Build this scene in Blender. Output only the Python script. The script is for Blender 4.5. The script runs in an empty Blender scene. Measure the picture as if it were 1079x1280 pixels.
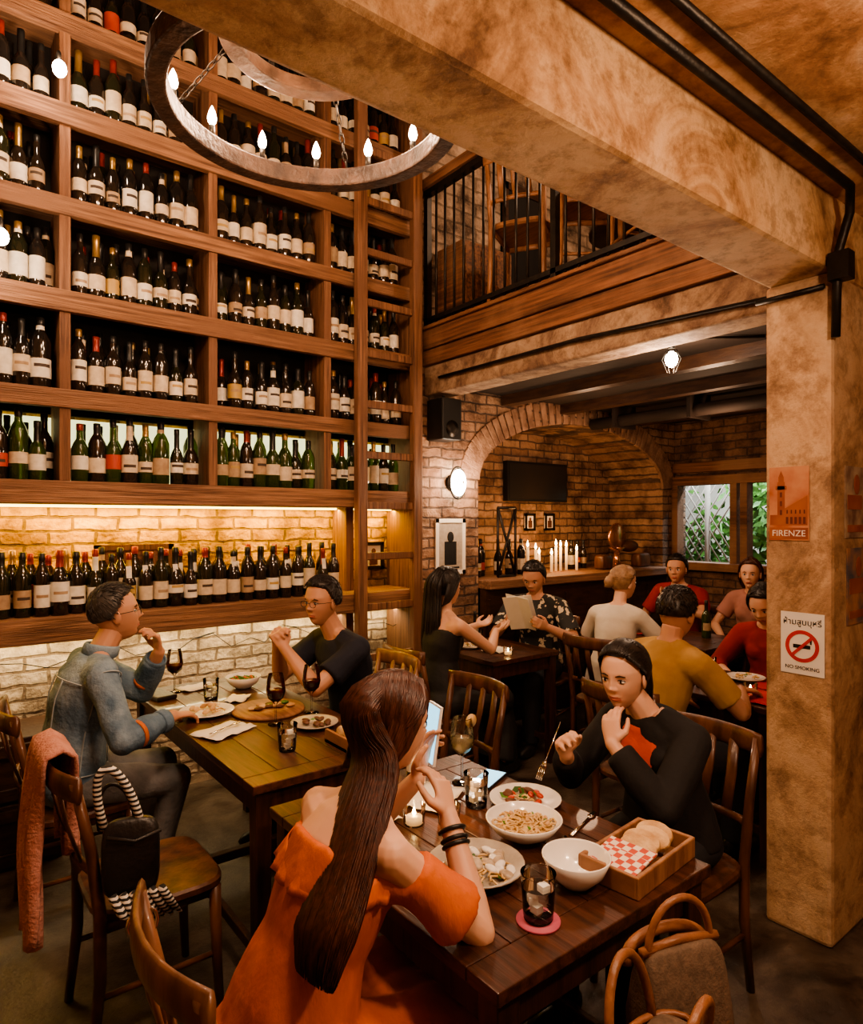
import bpy, bmesh, math, random
import numpy as np
from mathutils import Vector, Matrix, noise
random.seed(11)
V=Vector
scene=bpy.context.scene
COL=scene.collection
PI=math.pi
# ------------------------------------------------------------------ materials
def nn(nt,t,**k):
    n=nt.nodes.new(t)
    for a,b in k.items(): setattr(n,a,b)
    return n
def M(name,c1,c2=None,scale=8,rough=.5,metal=0,bump=0,bscale=None,stretch=(1,1,1),emit=None,estr=1,trans=0,detail=5,coat=0,c3=None,s3=1.2,lo=.35,hi=.65,ior=1.45,spec=.5,sss=0):
    m=bpy.data.materials.new(name); m.use_nodes=True; nt=m.node_tree; b=nt.nodes['Principled BSDF']
    L=nt.links
    b.inputs['Roughness'].default_value=rough; b.inputs['Metallic'].default_value=metal
    b.inputs['Transmission Weight'].default_value=trans; b.inputs['Coat Weight'].default_value=coat
    b.inputs['IOR'].default_value=ior; b.inputs['Specular IOR Level'].default_value=spec
    c2=c2 or tuple(x*.82 for x in c1)
    tc=nn(nt,'ShaderNodeTexCoord'); mp=nn(nt,'ShaderNodeMapping'); mp.inputs['Scale'].default_value=stretch
    L.new(tc.outputs['Object'],mp.inputs['Vector'])
    no=nn(nt,'ShaderNodeTexNoise'); no.inputs['Scale'].default_value=scale; no.inputs['Detail'].default_value=detail
    L.new(mp.outputs[0],no.inputs['Vector'])
    r=nn(nt,'ShaderNodeValToRGB'); e=r.color_ramp.elements
    e[0].position=lo; e[0].color=(*c1,1); e[1].position=hi; e[1].color=(*c2,1)
    L.new(no.outputs['Fac'],r.inputs['Fac']); out=r.outputs['Color']
    if c3:
        n3=nn(nt,'ShaderNodeTexNoise'); n3.inputs['Scale'].default_value=s3; n3.inputs['Detail'].default_value=6
        L.new(tc.outputs['Object'],n3.inputs['Vector'])
        r3=nn(nt,'ShaderNodeValToRGB'); r3.color_ramp.elements[0].position=.46; r3.color_ramp.elements[1].position=.62
        L.new(n3.outputs['Fac'],r3.inputs['Fac'])
        mx=nn(nt,'ShaderNodeMix',data_type='RGBA'); L.new(r3.outputs['Color'],mx.inputs['Factor'])
        L.new(out,mx.inputs['A']); mx.inputs['B'].default_value=(*c3,1); out=mx.outputs['Result']
    L.new(out,b.inputs['Base Color'])
    if bump:
        n2=nn(nt,'ShaderNodeTexNoise'); n2.inputs['Scale'].default_value=bscale or scale*3; n2.inputs['Detail'].default_value=6
        L.new(mp.outputs[0],n2.inputs['Vector'])
        bp=nn(nt,'ShaderNodeBump'); bp.inputs['Strength'].default_value=bump; bp.inputs['Distance'].default_value=.02
        L.new(n2.outputs['Fac'],bp.inputs['Height']); L.new(bp.outputs[0],b.inputs['Normal'])
    if emit:
        b.inputs['Emission Color'].default_value=(*emit,1); b.inputs['Emission Strength'].default_value=estr
    if sss:
        b.inputs['Subsurface Weight'].default_value=sss; b.inputs['Subsurface Radius'].default_value=(.02,.008,.004)
    return m
def PL(name,cols,scale=1.8,rough=.75,bump=.5,dist=.8,bs=14,nr=.7):
    m=bpy.data.materials.new(name); m.use_nodes=True; nt=m.node_tree; b=nt.nodes['Principled BSDF']; L=nt.links
    b.inputs['Roughness'].default_value=rough
    tc=nn(nt,'ShaderNodeTexCoord'); no=nn(nt,'ShaderNodeTexNoise')
    for k,v in (('Scale',scale),('Detail',14),('Roughness',nr),('Distortion',dist)): no.inputs[k].default_value=v
    L.new(tc.outputs['Object'],no.inputs['Vector'])
    r=nn(nt,'ShaderNodeValToRGB'); e=r.color_ramp.elements; e[0].position=.34; e[0].color=(*cols[0],1); e[1].position=.66; e[1].color=(*cols[3],1)
    for p,c in((.44,cols[1]),(.52,cols[2])): q=e.new(p); q.color=(*c,1)
    L.new(no.outputs['Fac'],r.inputs['Fac'])
    n2=nn(nt,'ShaderNodeTexNoise'); n2.inputs['Scale'].default_value=bs; n2.inputs['Detail'].default_value=12; n2.inputs['Roughness'].default_value=.75; L.new(tc.outputs['Object'],n2.inputs['Vector'])
    r2=nn(nt,'ShaderNodeValToRGB'); r2.color_ramp.elements[0].position=.38; r2.color_ramp.elements[0].color=(.55,.47,.4,1); r2.color_ramp.elements[1].position=.52; r2.color_ramp.elements[1].color=(1.06,1.04,1.02,1)
    L.new(n2.outputs['Fac'],r2.inputs['Fac'])
    mx=nn(nt,'ShaderNodeMix',data_type='RGBA',blend_type='MULTIPLY'); mx.inputs['Factor'].default_value=.75
    L.new(r.outputs['Color'],mx.inputs['A']); L.new(r2.outputs['Color'],mx.inputs['B']); L.new(mx.outputs['Result'],b.inputs['Base Color'])
    bp=nn(nt,'ShaderNodeBump'); bp.inputs['Strength'].default_value=bump; bp.inputs['Distance'].default_value=.03
    L.new(n2.outputs['Fac'],bp.inputs['Height']); L.new(bp.outputs[0],b.inputs['Normal'])
    return m
def GL(name,tint,blend=.3,rough=.02):
    m=bpy.data.materials.new(name); m.use_nodes=True; nt=m.node_tree; nt.nodes.remove(nt.nodes['Principled BSDF']); L=nt.links; out=[n for n in nt.nodes if n.type=='OUTPUT_MATERIAL'][0]
    t=nn(nt,'ShaderNodeBsdfTransparent'); t.inputs[0].default_value=(*tint,1); g=nn(nt,'ShaderNodeBsdfGlossy'); g.inputs['Roughness'].default_value=rough
    lw=nn(nt,'ShaderNodeLayerWeight'); lw.inputs[0].default_value=blend; mx=nn(nt,'ShaderNodeMixShader')
    L.new(lw.outputs['Fresnel'],mx.inputs[0]); L.new(t.outputs[0],mx.inputs[1]); L.new(g.outputs[0],mx.inputs[2]); L.new(mx.outputs[0],out.inputs[0]); return m
def BR(name,axis,c1,c2,mort,w=.23,h=.075,ms=.009,bump=.7,dark=(.35,.3,.27)):
    m=bpy.data.materials.new(name); m.use_nodes=True; nt=m.node_tree; b=nt.nodes['Principled BSDF']; L=nt.links
    b.inputs['Roughness'].default_value=.85
    tc=nn(nt,'ShaderNodeTexCoord'); sp=nn(nt,'ShaderNodeSeparateXYZ'); cb=nn(nt,'ShaderNodeCombineXYZ')
    L.new(tc.outputs['Object'],sp.inputs[0]); L.new(sp.outputs['X' if axis=='x' else 'Y'],cb.inputs['X']); L.new(sp.outputs['Z'],cb.inputs['Y'])
    no=nn(nt,'ShaderNodeTexNoise'); no.inputs['Scale'].default_value=9; L.new(tc.outputs['Object'],no.inputs['Vector'])
    sc=nn(nt,'ShaderNodeVectorMath',operation='SCALE'); sc.inputs['Scale'].default_value=.03; L.new(no.outputs['Color'],sc.inputs[0])
    ad=nn(nt,'ShaderNodeVectorMath',operation='ADD'); L.new(cb.outputs[0],ad.inputs[0]); L.new(sc.outputs[0],ad.inputs[1])
    bt=nn(nt,'ShaderNodeTexBrick'); L.new(ad.outputs[0],bt.inputs['Vector'])
    for k,v in (('Scale',1),('Mortar Size',ms),('Brick Width',w),('Row Height',h),('Mortar Smooth',.4),('Bias',0)): bt.inputs[k].default_value=v
    bt.inputs['Color1'].default_value=(*c1,1); bt.inputs['Color2'].default_value=(*c2,1); bt.inputs['Mortar'].default_value=(*mort,1)
    n2=nn(nt,'ShaderNodeTexNoise'); n2.inputs['Scale'].default_value=4.5; n2.inputs['Detail'].default_value=9; n2.inputs['Roughness'].default_value=.65; L.new(tc.outputs['Object'],n2.inputs['Vector'])
    r=nn(nt,'ShaderNodeValToRGB'); r.color_ramp.elements[0].position=.38; r.color_ramp.elements[0].color=(*dark,1); r.color_ramp.elements[1].position=.6; r.color_ramp.elements[1].color=(1.15,1.1,1.05,1)
    L.new(n2.outputs['Fac'],r.inputs['Fac'])
    mx=nn(nt,'ShaderNodeMix',data_type='RGBA',blend_type='MULTIPLY'); mx.inputs['Factor'].default_value=1
    L.new(bt.outputs['Color'],mx.inputs['A']); L.new(r.outputs['Color'],mx.inputs['B']); L.new(mx.outputs['Result'],b.inputs['Base Color'])
    n4=nn(nt,'ShaderNodeTexNoise'); n4.inputs['Scale'].default_value=30; n4.inputs['Detail'].default_value=6; L.new(tc.outputs['Object'],n4.inputs['Vector'])
    ma=nn(nt,'ShaderNodeMath',operation='MULTIPLY_ADD'); ma.inputs[1].default_value=-1.0; L.new(bt.outputs['Fac'],ma.inputs[0]); L.new(n4.outputs['Fac'],ma.inputs[2])
    bp=nn(nt,'ShaderNodeBump'); bp.inputs['Strength'].default_value=bump; bp.inputs['Distance'].default_value=.025
    L.new(ma.outputs[0],bp.inputs['Height']); L.new(bp.outputs[0],b.inputs['Normal'])
    return m
def VOR(name,base,spots,scale=14,th=.28,rough=.8):
    m=bpy.data.materials.new(name); m.use_nodes=True; nt=m.node_tree; b=nt.nodes['Principled BSDF']; L=nt.links
    b.inputs['Roughness'].default_value=rough
    tc=nn(nt,'ShaderNodeTexCoord'); vo=nn(nt,'ShaderNodeTexVoronoi'); vo.inputs['Scale'].default_value=scale
    no=nn(nt,'ShaderNodeTexNoise'); no.inputs['Scale'].default_value=scale*1.5; L.new(tc.outputs['Object'],no.inputs['Vector'])
    sc=nn(nt,'ShaderNodeVectorMath',operation='SCALE'); sc.inputs['Scale'].default_value=.09; L.new(no.outputs['Color'],sc.inputs[0])
    ad=nn(nt,'ShaderNodeVectorMath',operation='ADD'); L.new(tc.outputs['Object'],ad.inputs[0]); L.new(sc.outputs[0],ad.inputs[1]); L.new(ad.outputs[0],vo.inputs['Vector'])
    r=nn(nt,'ShaderNodeValToRGB'); e=r.color_ramp.elements; e[0].position=th; e[0].color=(*spots,1); e[1].position=th+.04; e[1].color=(*base,1)
    L.new(vo.outputs['Distance'],r.inputs['Fac']); L.new(r.outputs['Color'],b.inputs['Base Color'])
    return m
def CHK(name,c1,c2,scale=60):
    m=bpy.data.materials.new(name); m.use_nodes=True; nt=m.node_tree; b=nt.nodes['Principled BSDF']; L=nt.links
    b.inputs['Roughness'].default_value=.85
    tc=nn(nt,'ShaderNodeTexCoord'); c=nn(nt,'ShaderNodeTexChecker'); c.inputs['Scale'].default_value=scale; c.inputs['Color1'].default_value=(*c1,1); c.inputs['Color2'].default_value=(*c2,1)
    L.new(tc.outputs['Object'],c.inputs['Vector']); L.new(c.outputs['Color'],b.inputs['Base Color']); return m
def STR(name,c1,c2,scale=60,axis='Z'):
    m=bpy.data.materials.new(name); m.use_nodes=True; nt=m.node_tree; b=nt.nodes['Principled BSDF']; L=nt.links
    b.inputs['Roughness'].default_value=.85
    tc=nn(nt,'ShaderNodeTexCoord'); w=nn(nt,'ShaderNodeTexWave',bands_direction=axis); w.inputs['Scale'].default_value=scale
    L.new(tc.outputs['Object'],w.inputs['Vector'])
    r=nn(nt,'ShaderNodeValToRGB'); e=r.color_ramp.elements; e[0].position=.48; e[0].color=(*c1,1); e[1].position=.52; e[1].color=(*c2,1)
    L.new(w.outputs['Fac'],r.inputs['Fac']); L.new(r.outputs['Color'],b.inputs['Base Color']); return m

m_shelf=M('shelf_wood',(.36,.19,.105),(.1,.046,.025),7,.62,bump=.5,stretch=(.35,9,9),detail=10,lo=.32,hi=.66,c3=(.21,.105,.058),s3=2.5)
m_post=M('post_wood',(.3,.15,.08),(.09,.04,.023),7,.62,bump=.5,stretch=(9,9,.35),detail=10,lo=.32,hi=.66,c3=(.17,.08,.044),s3=2.5)
m_fascia=M('fascia_wood',(.25,.11,.054),(.065,.028,.016),5,.65,bump=.55,stretch=(9,.35,9),detail=10,lo=.32,hi=.66,c3=(.28,.15,.085),s3=1.6)
m_darkwood=M('dark_wood',(.06,.028,.014),(.03,.013,.008),7,.45,bump=.15,stretch=(1,1,6))
m_table=M('table_wood',(.095,.034,.018),(.032,.013,.008),7,.36,bump=.12,stretch=(6,.5,6),detail=8,coat=.12)
m_tableleg=M('table_leg_wood',(.075,.027,.013),(.03,.012,.007),7,.4,bump=.1,stretch=(6,6,.6))
m_chair=M('chair_wood',(.14,.055,.026),(.05,.02,.012),6,.38,bump=.1,stretch=(3,3,1),coat=.2)
m_chairl=M('chair_wood_light',(.24,.11,.053),(.11,.046,.023),6,.4,bump=.1,stretch=(3,3,1),coat=.2)
m_backdark=M('shelf_back_dark',(.012,.008,.006),(.007,.005,.004),5,.8)
m_plaster=PL('plaster_mottled',((.16,.078,.036),(.42,.235,.115),(.62,.4,.22),(.74,.53,.33)),1.9)
m_pillar=PL('plaster_pillar',((.22,.13,.075),(.4,.25,.145),(.54,.36,.22),(.62,.45,.29)),2.4,bump=.6,bs=9)
m_ceil=PL('plaster_ceiling',((.15,.068,.032),(.38,.185,.085),(.56,.32,.165),(.76,.54,.36)),1.3,dist=1.3,bs=6)
m_conc=PL('beam_concrete',((.09,.055,.035),(.19,.115,.075),(.31,.21,.135),(.45,.33,.23)),3,.8,.5)
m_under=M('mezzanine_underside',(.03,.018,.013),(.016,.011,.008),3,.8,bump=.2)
m_floor=PL('floor_concrete',((.022,.016,.012),(.055,.04,.03),(.09,.068,.052),(.15,.118,.092)),2.2,.32,.3,dist=1.0,bs=9)
m_brickw=BR('brick_white','x',(.6,.5,.38),(.46,.37,.27),(.22,.16,.11))
m_brickglow=BR('brick_painted_glow','x',(.62,.38,.07),(.44,.25,.045),(.2,.12,.02))  # brick base colour deepened to yellow, carrying the glow of the LED strip
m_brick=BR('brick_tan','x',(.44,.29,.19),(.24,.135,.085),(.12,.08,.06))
m_brickm=BR('brick_whitewashed','x',(.4,.3,.22),(.3,.22,.16),(.2,.145,.1),w=.3,h=.1,dark=(.2,.16,.13))
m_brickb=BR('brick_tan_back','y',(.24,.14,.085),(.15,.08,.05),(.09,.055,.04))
m_vouss=M('arch_brick',(.38,.23,.15),(.19,.105,.066),9,.85,bump=.6,bscale=40)
m_iron=M('black_iron',(.02,.017,.015),(.035,.028,.022),20,.45,metal=.6,bump=.1)
m_ring=M('chandelier_band',(.028,.016,.012),(.08,.045,.03),14,.5,bump=.5,metal=.2)
m_ringl=M('chandelier_inner_wood',(.2,.11,.07),(.08,.044,.028),12,.6,bump=.4)
m_bulb=M('bulb_glow',(1,.8,.5),rough=.2,emit=(1,.8,.55),estr=28)
m_bulbw=M('bulb_white_glow',(1,.9,.8),rough=.2,emit=(1,.86,.66),estr=26)
m_flame=M('candle_flame',(1,.7,.3),emit=(1,.62,.22),estr=30)
m_wax=M('candle_wax',(.85,.72,.5),rough=.5,emit=(1,.5,.18),estr=.3)
m_led=M('led_strip',(1,.9,.6),emit=(1,.74,.22),estr=4)
m_panel=M('backlit_panel',(.8,.85,.6),emit=(.95,.93,.45),estr=.95)
m_gl=M('bottle_glass_dark',(.012,.01,.009),(.02,.014,.01),3,.08,spec=.8)
m_gg=M('bottle_glass_green',(.07,.11,.02),(.045,.075,.015),3,.08,trans=.6,spec=.7)
m_gd=M('bottle_glass_olive',(.012,.013,.007),(.018,.018,.009),3,.08,spec=.8)
m_foilr=M('foil_red',(.24,.03,.02),rough=.35,metal=.3)
m_foilk=M('foil_black',(.02,.02,.02),rough=.35,metal=.3)
m_foilg=M('foil_gold',(.42,.27,.1),rough=.35,metal=.7)
m_lab=[M('label_cream',(.64,.54,.4),(.5,.41,.3),30,.7),M('label_white',(.74,.69,.6),(.6,.56,.47),30,.7),M('label_tan',(.4,.29,.18),(.3,.2,.12),30,.7),M('label_red',(.42,.06,.035),rough=.6),M('label_ink',(.06,.04,.03),rough=.7),M('label_gold',(.45,.3,.1),rough=.5)]
m_glass=GL('clear_glass',(.97,.98,.98),.4)
m_wine=M('red_wine',(.1,.004,.008),rough=.05,spec=.8)
m_water=GL('drink_water',(.9,.92,.91),.5); m_cock=M('drink_pale',(.75,.7,.5),rough=.1,trans=.6)
m_ice=M('ice',(.85,.84,.8),(.75,.74,.7),20,.15)
m_cer=M('ceramic_white',(.8,.77,.72),(.74,.7,.65),4,.2,coat=.4)
m_stone=M('ceramic_grey',(.42,.37,.31),(.34,.29,.24),30,.3)
m_paper=M('paper_white',(.8,.75,.67),(.72,.67,.58),6,.8)
m_steel=M('cutlery_steel',(.7,.66,.6),rough=.2,metal=1)
m_black=M('black_plastic',(.015,.015,.015),rough=.4)
m_screen=M('phone_screen',(.2,.5,.6),emit=(.25,.62,.85),estr=1.4)
m_tv=M('tv_screen',(.02,.02,.02),(.03,.025,.022),2,.15)
m_bread=M('bread',(.68,.48,.27),(.42,.23,.1),16,.8,bump=.4)
m_pasta=M('pasta',(.7,.5,.25),(.5,.32,.13),20,.5)
m_green=M('leaf_green',(.1,.24,.04),(.04,.11,.02),20,.5)
m_clam=M('clam_shell',(.55,.45,.34),(.3,.22,.15),25,.35)
m_tom=M('tomato_red',(.5,.06,.03),rough=.3)
m_meat=M('meat_brown',(.12,.05,.025),rough=.5,bump=.3)
m_board=M('serving_board_wood',(.34,.17,.085),(.19,.085,.04),8,.45,stretch=(5,.6,1),bump=.1)
m_pink=M('coaster_pink',(.6,.14,.22),rough=.6)
m_redcloth=M('placemat_red',(.45,.03,.04),rough=.8)
m_check=CHK('checked_napkin',(.72,.6,.5),(.5,.08,.05),55)
m_pinkc=M('pink_knit',(.55,.27,.22),(.45,.19,.15),18,.95,bump=.5,bscale=90)
m_leather=M('tan_leather',(.28,.12,.055),(.17,.068,.03),12,.4,bump=.2)
m_leatherk=M('black_leather',(.02,.017,.016),rough=.35,bump=.15,bscale=60)
m_canvas=M('bag_canvas',(.15,.1,.068),(.1,.066,.044),60,.8,bump=.2)
m_strap=STR('striped_strap',(.02,.02,.02),(.7,.65,.58),22)
m_cop=M('copper',(.75,.38,.2),rough=.25,metal=.9)
m_lattice=M('trellis_paint',(.4,.35,.3),rough=.8)
m_skin=M('skin_warm',(.52,.28,.18),(.46,.235,.145),5,.5,sss=.08)
m_skinf=M('skin_light',(.64,.38,.26),(.59,.33,.22),5,.48,sss=.08)
m_lip=M('lips',(.46,.15,.12),rough=.4)
m_eye=M('eye_white',(.7,.65,.6),rough=.2); m_iris=M('iris_dark',(.02,.01,.006),rough=.15); m_brow=M('brow_dark',(.05,.028,.018),rough=.8)
m_hair=M('hair_black',(.012,.009,.008),(.025,.018,.014),40,.38,spec=.5)
m_hairgy=M('hair_greying',(.03,.026,.023),(.07,.062,.055),40,.45)
m_hairb=M('hair_brown',(.09,.03,.017),(.035,.012,.007),26,.36,stretch=(4,4,.3))
m_hairg=M('hair_blond',(.33,.2,.11),(.2,.11,.06),30,.45)
m_denim=M('denim_blue',(.13,.205,.29),(.06,.105,.16),7,.85,bump=.35,bscale=60,c3=(.24,.32,.39),s3=5)
m_seam=M('denim_stitching',(.36,.42,.46),rough=.8); m_ostripe=M('orange_stripe',(.55,.16,.05),rough=.8)
m_jeans=M('trousers_grey',(.23,.23,.235),(.13,.135,.14),9,.85,bump=.3,bscale=60)
m_navy=M('tshirt_navy',(.012,.014,.026),rough=.85,bump=.3,bscale=14)
m_dkcloth=M('trousers_dark',(.02,.02,.024),rough=.9)
m_orange=M('dress_orange',(.58,.14,.035),(.45,.09,.022),6,.75,bump=.45,bscale=10,stretch=(2,2,.7))
m_blackc=M('cardigan_black',(.012,.01,.01),rough=.85,bump=.4,bscale=12)
m_coral=M('shirt_coral',(.6,.09,.05),rough=.8,bump=.2)
m_blackd=M('dress_black',(.012,.011,.011),rough=.7,bump=.2)
m_pat=VOR('shirt_leaf_pattern',(.02,.02,.02),(.6,.5,.36),16,.3)
m_tee=M('tshirt_white',(.62,.56,.48),(.54,.48,.4),5,.85,bump=.3,bscale=12)
m_must=M('tshirt_mustard',(.42,.26,.09),(.32,.18,.055),5,.85,bump=.3,bscale=12)
m_redc=M('shirt_red',(.3,.018,.018),(.2,.012,.012),5,.8,bump=.3,bscale=12)
m_brownc=M('top_dusty_pink',(.36,.17,.14),rough=.85)

# ------------------------------------------------------------------ mesh builder
class MB:
    def __init__(s): s.v=[]; s.f=[]; s.m=[]; s.s=[]
    def add(s,vs,fs,mi=0,sm=False):
        o=len(s.v); s.v+= [V(v) for v in vs]
        for i,f in enumerate(fs):
            s.f.append([a+o for a in f]); s.m.append(mi[i] if isinstance(mi,list) else mi); s.s.append(sm)
        return s
    def box(s,c,sz,mi=0,rz=0,R=None,taper=1):
        hx,hy,hz=[a/2 for a in sz]
        vs=[V((x*hx*(taper if z<0 else 1),y*hy*(taper if z<0 else 1),z*hz)) for z in(-1,1) for y in(-1,1) for x in(-1,1)]
        Rm=R or Matrix.Rotation(rz,3,'Z')
        vs=[Rm@v+V(c) for v in vs]
        return s.add(vs,[[0,2,3,1],[4,5,7,6],[0,1,5,4],[2,6,7,3],[0,4,6,2],[1,3,7,5]],mi)
    def b2(s,a,b,mi=0):
        return s.box([(a[i]+b[i])/2 for i in range(3)],[abs(b[i]-a[i]) for i in range(3)],mi)
    def tube(s,pts,rad,mi=0,n=8,ref=None,closed=False,sm=True):
        pts=[V(p) for p in pts]; N=len(pts)
        if not isinstance(rad,(list,tuple)): rad=[rad]*N
        A=None; vs=[]; cs=[(math.cos(2*PI*k/n),math.sin(2*PI*k/n)) for k in range(n)]
        for i,p in enumerate(pts):
            if closed: T=(pts[(i+1)%N]-pts[i-1])
            else: T=pts[min(i+1,N-1)]-pts[max(i-1,0)]
            T.normalize()
            if ref is not None: A=V(ref)-V(ref).dot(T)*T
            else:
                if A is None: A=T.orthogonal()
                A=A-A.dot(T)*T
            A.normalize(); B=T.cross(A)
            r=rad[i]; ra,rb=(r if isinstance(r,(tuple,list)) else (r,r))
            Aa=A*ra; Bb=B*rb
            for c,s_ in cs: vs.append(p+Aa*c+Bb*s_)
        fs=[]
        for i in range(N if closed else N-1):
            j=(i+1)%N
            for k in range(n): l=(k+1)%n; fs.append([i*n+k,i*n+l,j*n+l,j*n+k])
        if not closed: fs+= [list(range(n))[::-1],[(N-1)*n+k for k in range(n)]]
        return s.add(vs,fs,mi,sm)
    def ell(s,c,r,mi=0,ax=None,n=12,k=8):
        c=V(c); r=r if isinstance(r,(tuple,list)) else (r,r,r)
        ax=ax or (V((1,0,0)),V((0,1,0)),V((0,0,1)))
        vs=[c+ax[2]*r[2]]
        for i in range(1,k):
            th=PI*i/k
            for j in range(n):
                ph=2*PI*j/n
                vs.append(c+ax[0]*r[0]*math.sin(th)*math.cos(ph)+ax[1]*r[1]*math.sin(th)*math.sin(ph)+ax[2]*r[2]*math.cos(th))
        vs.append(c-ax[2]*r[2]); fs=[]
        for j in range(n):
            l=(j+1)%n; fs.append([0,1+j,1+l]); e=1+(k-2)*n; fs.append([len(vs)-1,e+l,e+j])
            for i in range(k-2): a=1+i*n; fs.append([a+j,a+n+j,a+n+l,a+l])
        return s.add(vs,fs,mi,True)
    def lathe(s,prof,c,mi=0,n=20,cap=True,ax=None):
        c=V(c); vs=[]; fs=[]; ms=[]
        ax=ax or (V((1,0,0)),V((0,1,0)),V((0,0,1)))
        for r,z in prof:
            for k in range(n):
                t=2*PI*k/n; vs.append(c+ax[0]*r*math.cos(t)+ax[1]*r*math.sin(t)+ax[2]*z)
        for i in range(len(prof)-1):
            for k in range(n):
                l=(k+1)%n; fs.append([i*n+k,i*n+l,(i+1)*n+l,(i+1)*n+k]); ms.append(mi[i] if isinstance(mi,list) else mi)
        if cap:
            fs.append(list(range(n))[::-1]); ms.append(ms[0]); fs.append([(len(prof)-1)*n+k for k in range(n)]); ms.append(ms[-2])
        return s.add(vs,fs,ms,True)
    def ring(s,c,R,w,h,mi=0,n=72):
        vs=[];fs=[];c=V(c)
        for k in range(n):
            t=2*PI*k/n; d=V((math.cos(t),math.sin(t),0))
            for r,z in((R-w/2,-h/2),(R+w/2,-h/2),(R+w/2,h/2),(R-w/2,h/2)): vs.append(c+d*r+V((0,0,z)))
        for k in range(n):
            l=(k+1)%n
            for q in range(4): fs.append([k*4+q,l*4+q,l*4+(q+1)%4,k*4+(q+1)%4])
        return s.add(vs,fs,mi)
    def obj(s,name,mats,parent=None,origin=None,bevel=0,world=False):
        me=bpy.data.meshes.new(name)
        if parent is not None: org=V(parent.location)
        elif world: org=V((0,0,0))
        elif origin is not None: org=V(origin)
        else:
            xs=[v.x for v in s.v]; ys=[v.y for v in s.v]; zs=[v.z for v in s.v]
            org=V(((min(xs)+max(xs))/2,(min(ys)+max(ys))/2,min(zs)))
        me.from_pydata([v-org for v in s.v],[],s.f)
        for m in (mats if isinstance(mats,(list,tuple)) else [mats]): me.materials.append(m)
        me.polygons.foreach_set('material_index',s.m); me.polygons.foreach_set('use_smooth',s.s)
        me.update(); o=bpy.data.objects.new(name,me); COL.objects.link(o)
        if parent is not None: o.parent=parent
        else: o.location=org
        if bevel:
            b=o.modifiers.new('bev','BEVEL'); b.width=bevel; b.segments=2; b.limit_method='ANGLE'
        return o
def empty(name,loc,parent=None):
    e=bpy.data.objects.new(name,None); COL.objects.link(e); e.empty_display_size=.1
    e.location=loc; e.parent=parent; return e
TS=bpy.data.scenes.new('tmp_eval')
def remesh(o,vox,it=3,wr=0,wf=9):
    m=o.modifiers.new('r','REMESH'); m.mode='VOXEL'; m.voxel_size=vox; m.use_smooth_shade=True
    if it:
        q=o.modifiers.new('s','SMOOTH'); q.factor=.5; q.iterations=it
    par=o.parent; o.parent=None
    TS.collection.objects.link(o); vl=TS.view_layers[0]; vl.update(); dg=vl.depsgraph
    me=bpy.data.meshes.new_from_object(o.evaluated_get(dg)); TS.collection.objects.unlink(o); o.parent=par
    o.modifiers.clear(); old=o.data; o.data=me; bpy.data.meshes.remove(old)
    if wr:
        n=len(me.vertices); co=np.empty(n*3,'f'); me.vertices.foreach_get('co',co); no=np.empty(n*3,'f'); me.vertices.foreach_get('normal',no)
        co=co.reshape(-1,3).astype(float); no=no.reshape(-1,3); rs=np.random.RandomState(int(random.random()*9999)); d=np.zeros(n)
        for amp,fr in ((1,1),(.7,1.6),(.45,2.6),(.3,4.2)):
            for q in range(4):
                k=rs.normal(size=3)*wf*fr; k[2]*=.55; a=co@k+rs.rand()*6.3; d+=amp*.3*np.sin(a+1.3*np.sin(co@(rs.normal(size=3)*wf*.7)))
        co+=no*(d*wr)[:,None]; me.vertices.foreach_set('co',co.astype('f').ravel()); me.update()
    me.polygons.foreach_set('use_smooth',[True]*len(me.polygons))
    return o

# ------------------------------------------------------------------ room shell
def slab(name,a,b,mat,bevel=0):
    mb=MB(); mb.b2(a,b); return mb.obj(name,mat,world=True,bevel=bevel)
slab('floor',(-1.7,-1.5,-.1),(6.4,4.7,0),m_floor)
slab('wall_wine_brick_upper',(-1.7,4.1,1.75),(2.9,4.2,5.4),m_brickglow)
slab('wall_wine_brick_lower',(-1.7,4.1,0),(2.9,4.2,1.06),m_brickw)
slab('wall_wine_brick_middle',(-1.7,4.1,1.06),(2.9,4.2,1.75),m_brickglow)
slab('wall_left',(-1.8,-1.5,0),(-1.7,4.2,5.4),m_plaster)
slab('wall_behind_camera',(-1.7,-1.6,0),(6.4,-1.5,2.84),m_plaster)
slab('ceiling',(-1.7,-1.5,2.84),(6.4,1.03,2.96),m_ceil)
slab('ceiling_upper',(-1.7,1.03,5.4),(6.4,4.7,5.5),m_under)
slab('wall_upper_right',(-1.7,1.03,2.96),(6.4,1.13,5.4),m_plaster)
slab('trim_ceiling_beam',(-1.7,1.03,2.56),(3.15,1.28,2.96),m_plaster,.02)
slab('trim_beam_mezzanine',(2.93,1.28,2.53),(3.13,3.85,2.74),m_conc,.012)
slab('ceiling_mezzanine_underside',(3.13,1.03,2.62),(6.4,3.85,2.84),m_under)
slab('trim_pillar',(2.71,1.03,0),(3.15,1.28,2.56),m_pillar,.018)
slab('wall_pillar_extension',(3.15,1.03,0),(6.4,1.13,2.62),m_plaster)
mb=MB(); mb.b2((2.90,1.28,2.74),(3.0,3.85,2.845)); mb.b2((2.885,1.28,2.85),(3.0,3.85,2.99)); mb.b2((2.86,1.28,2.985),(3.08,3.85,3.01))
mb.obj('trim_mezzanine_fascia',m_fascia,world=True,bevel=.006)
slab('floor_mezzanine',(3.0,1.13,2.84),(6.4,3.85,2.98),m_fascia)
slab('wall_mezzanine_left',(2.9,3.85,2.74),(6.4,3.95,5.4),m_brickm)
slab('wall_mezzanine_back',(6.2,1.1,2.98),(6.3,3.85,5.4),m_brickb)
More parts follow.
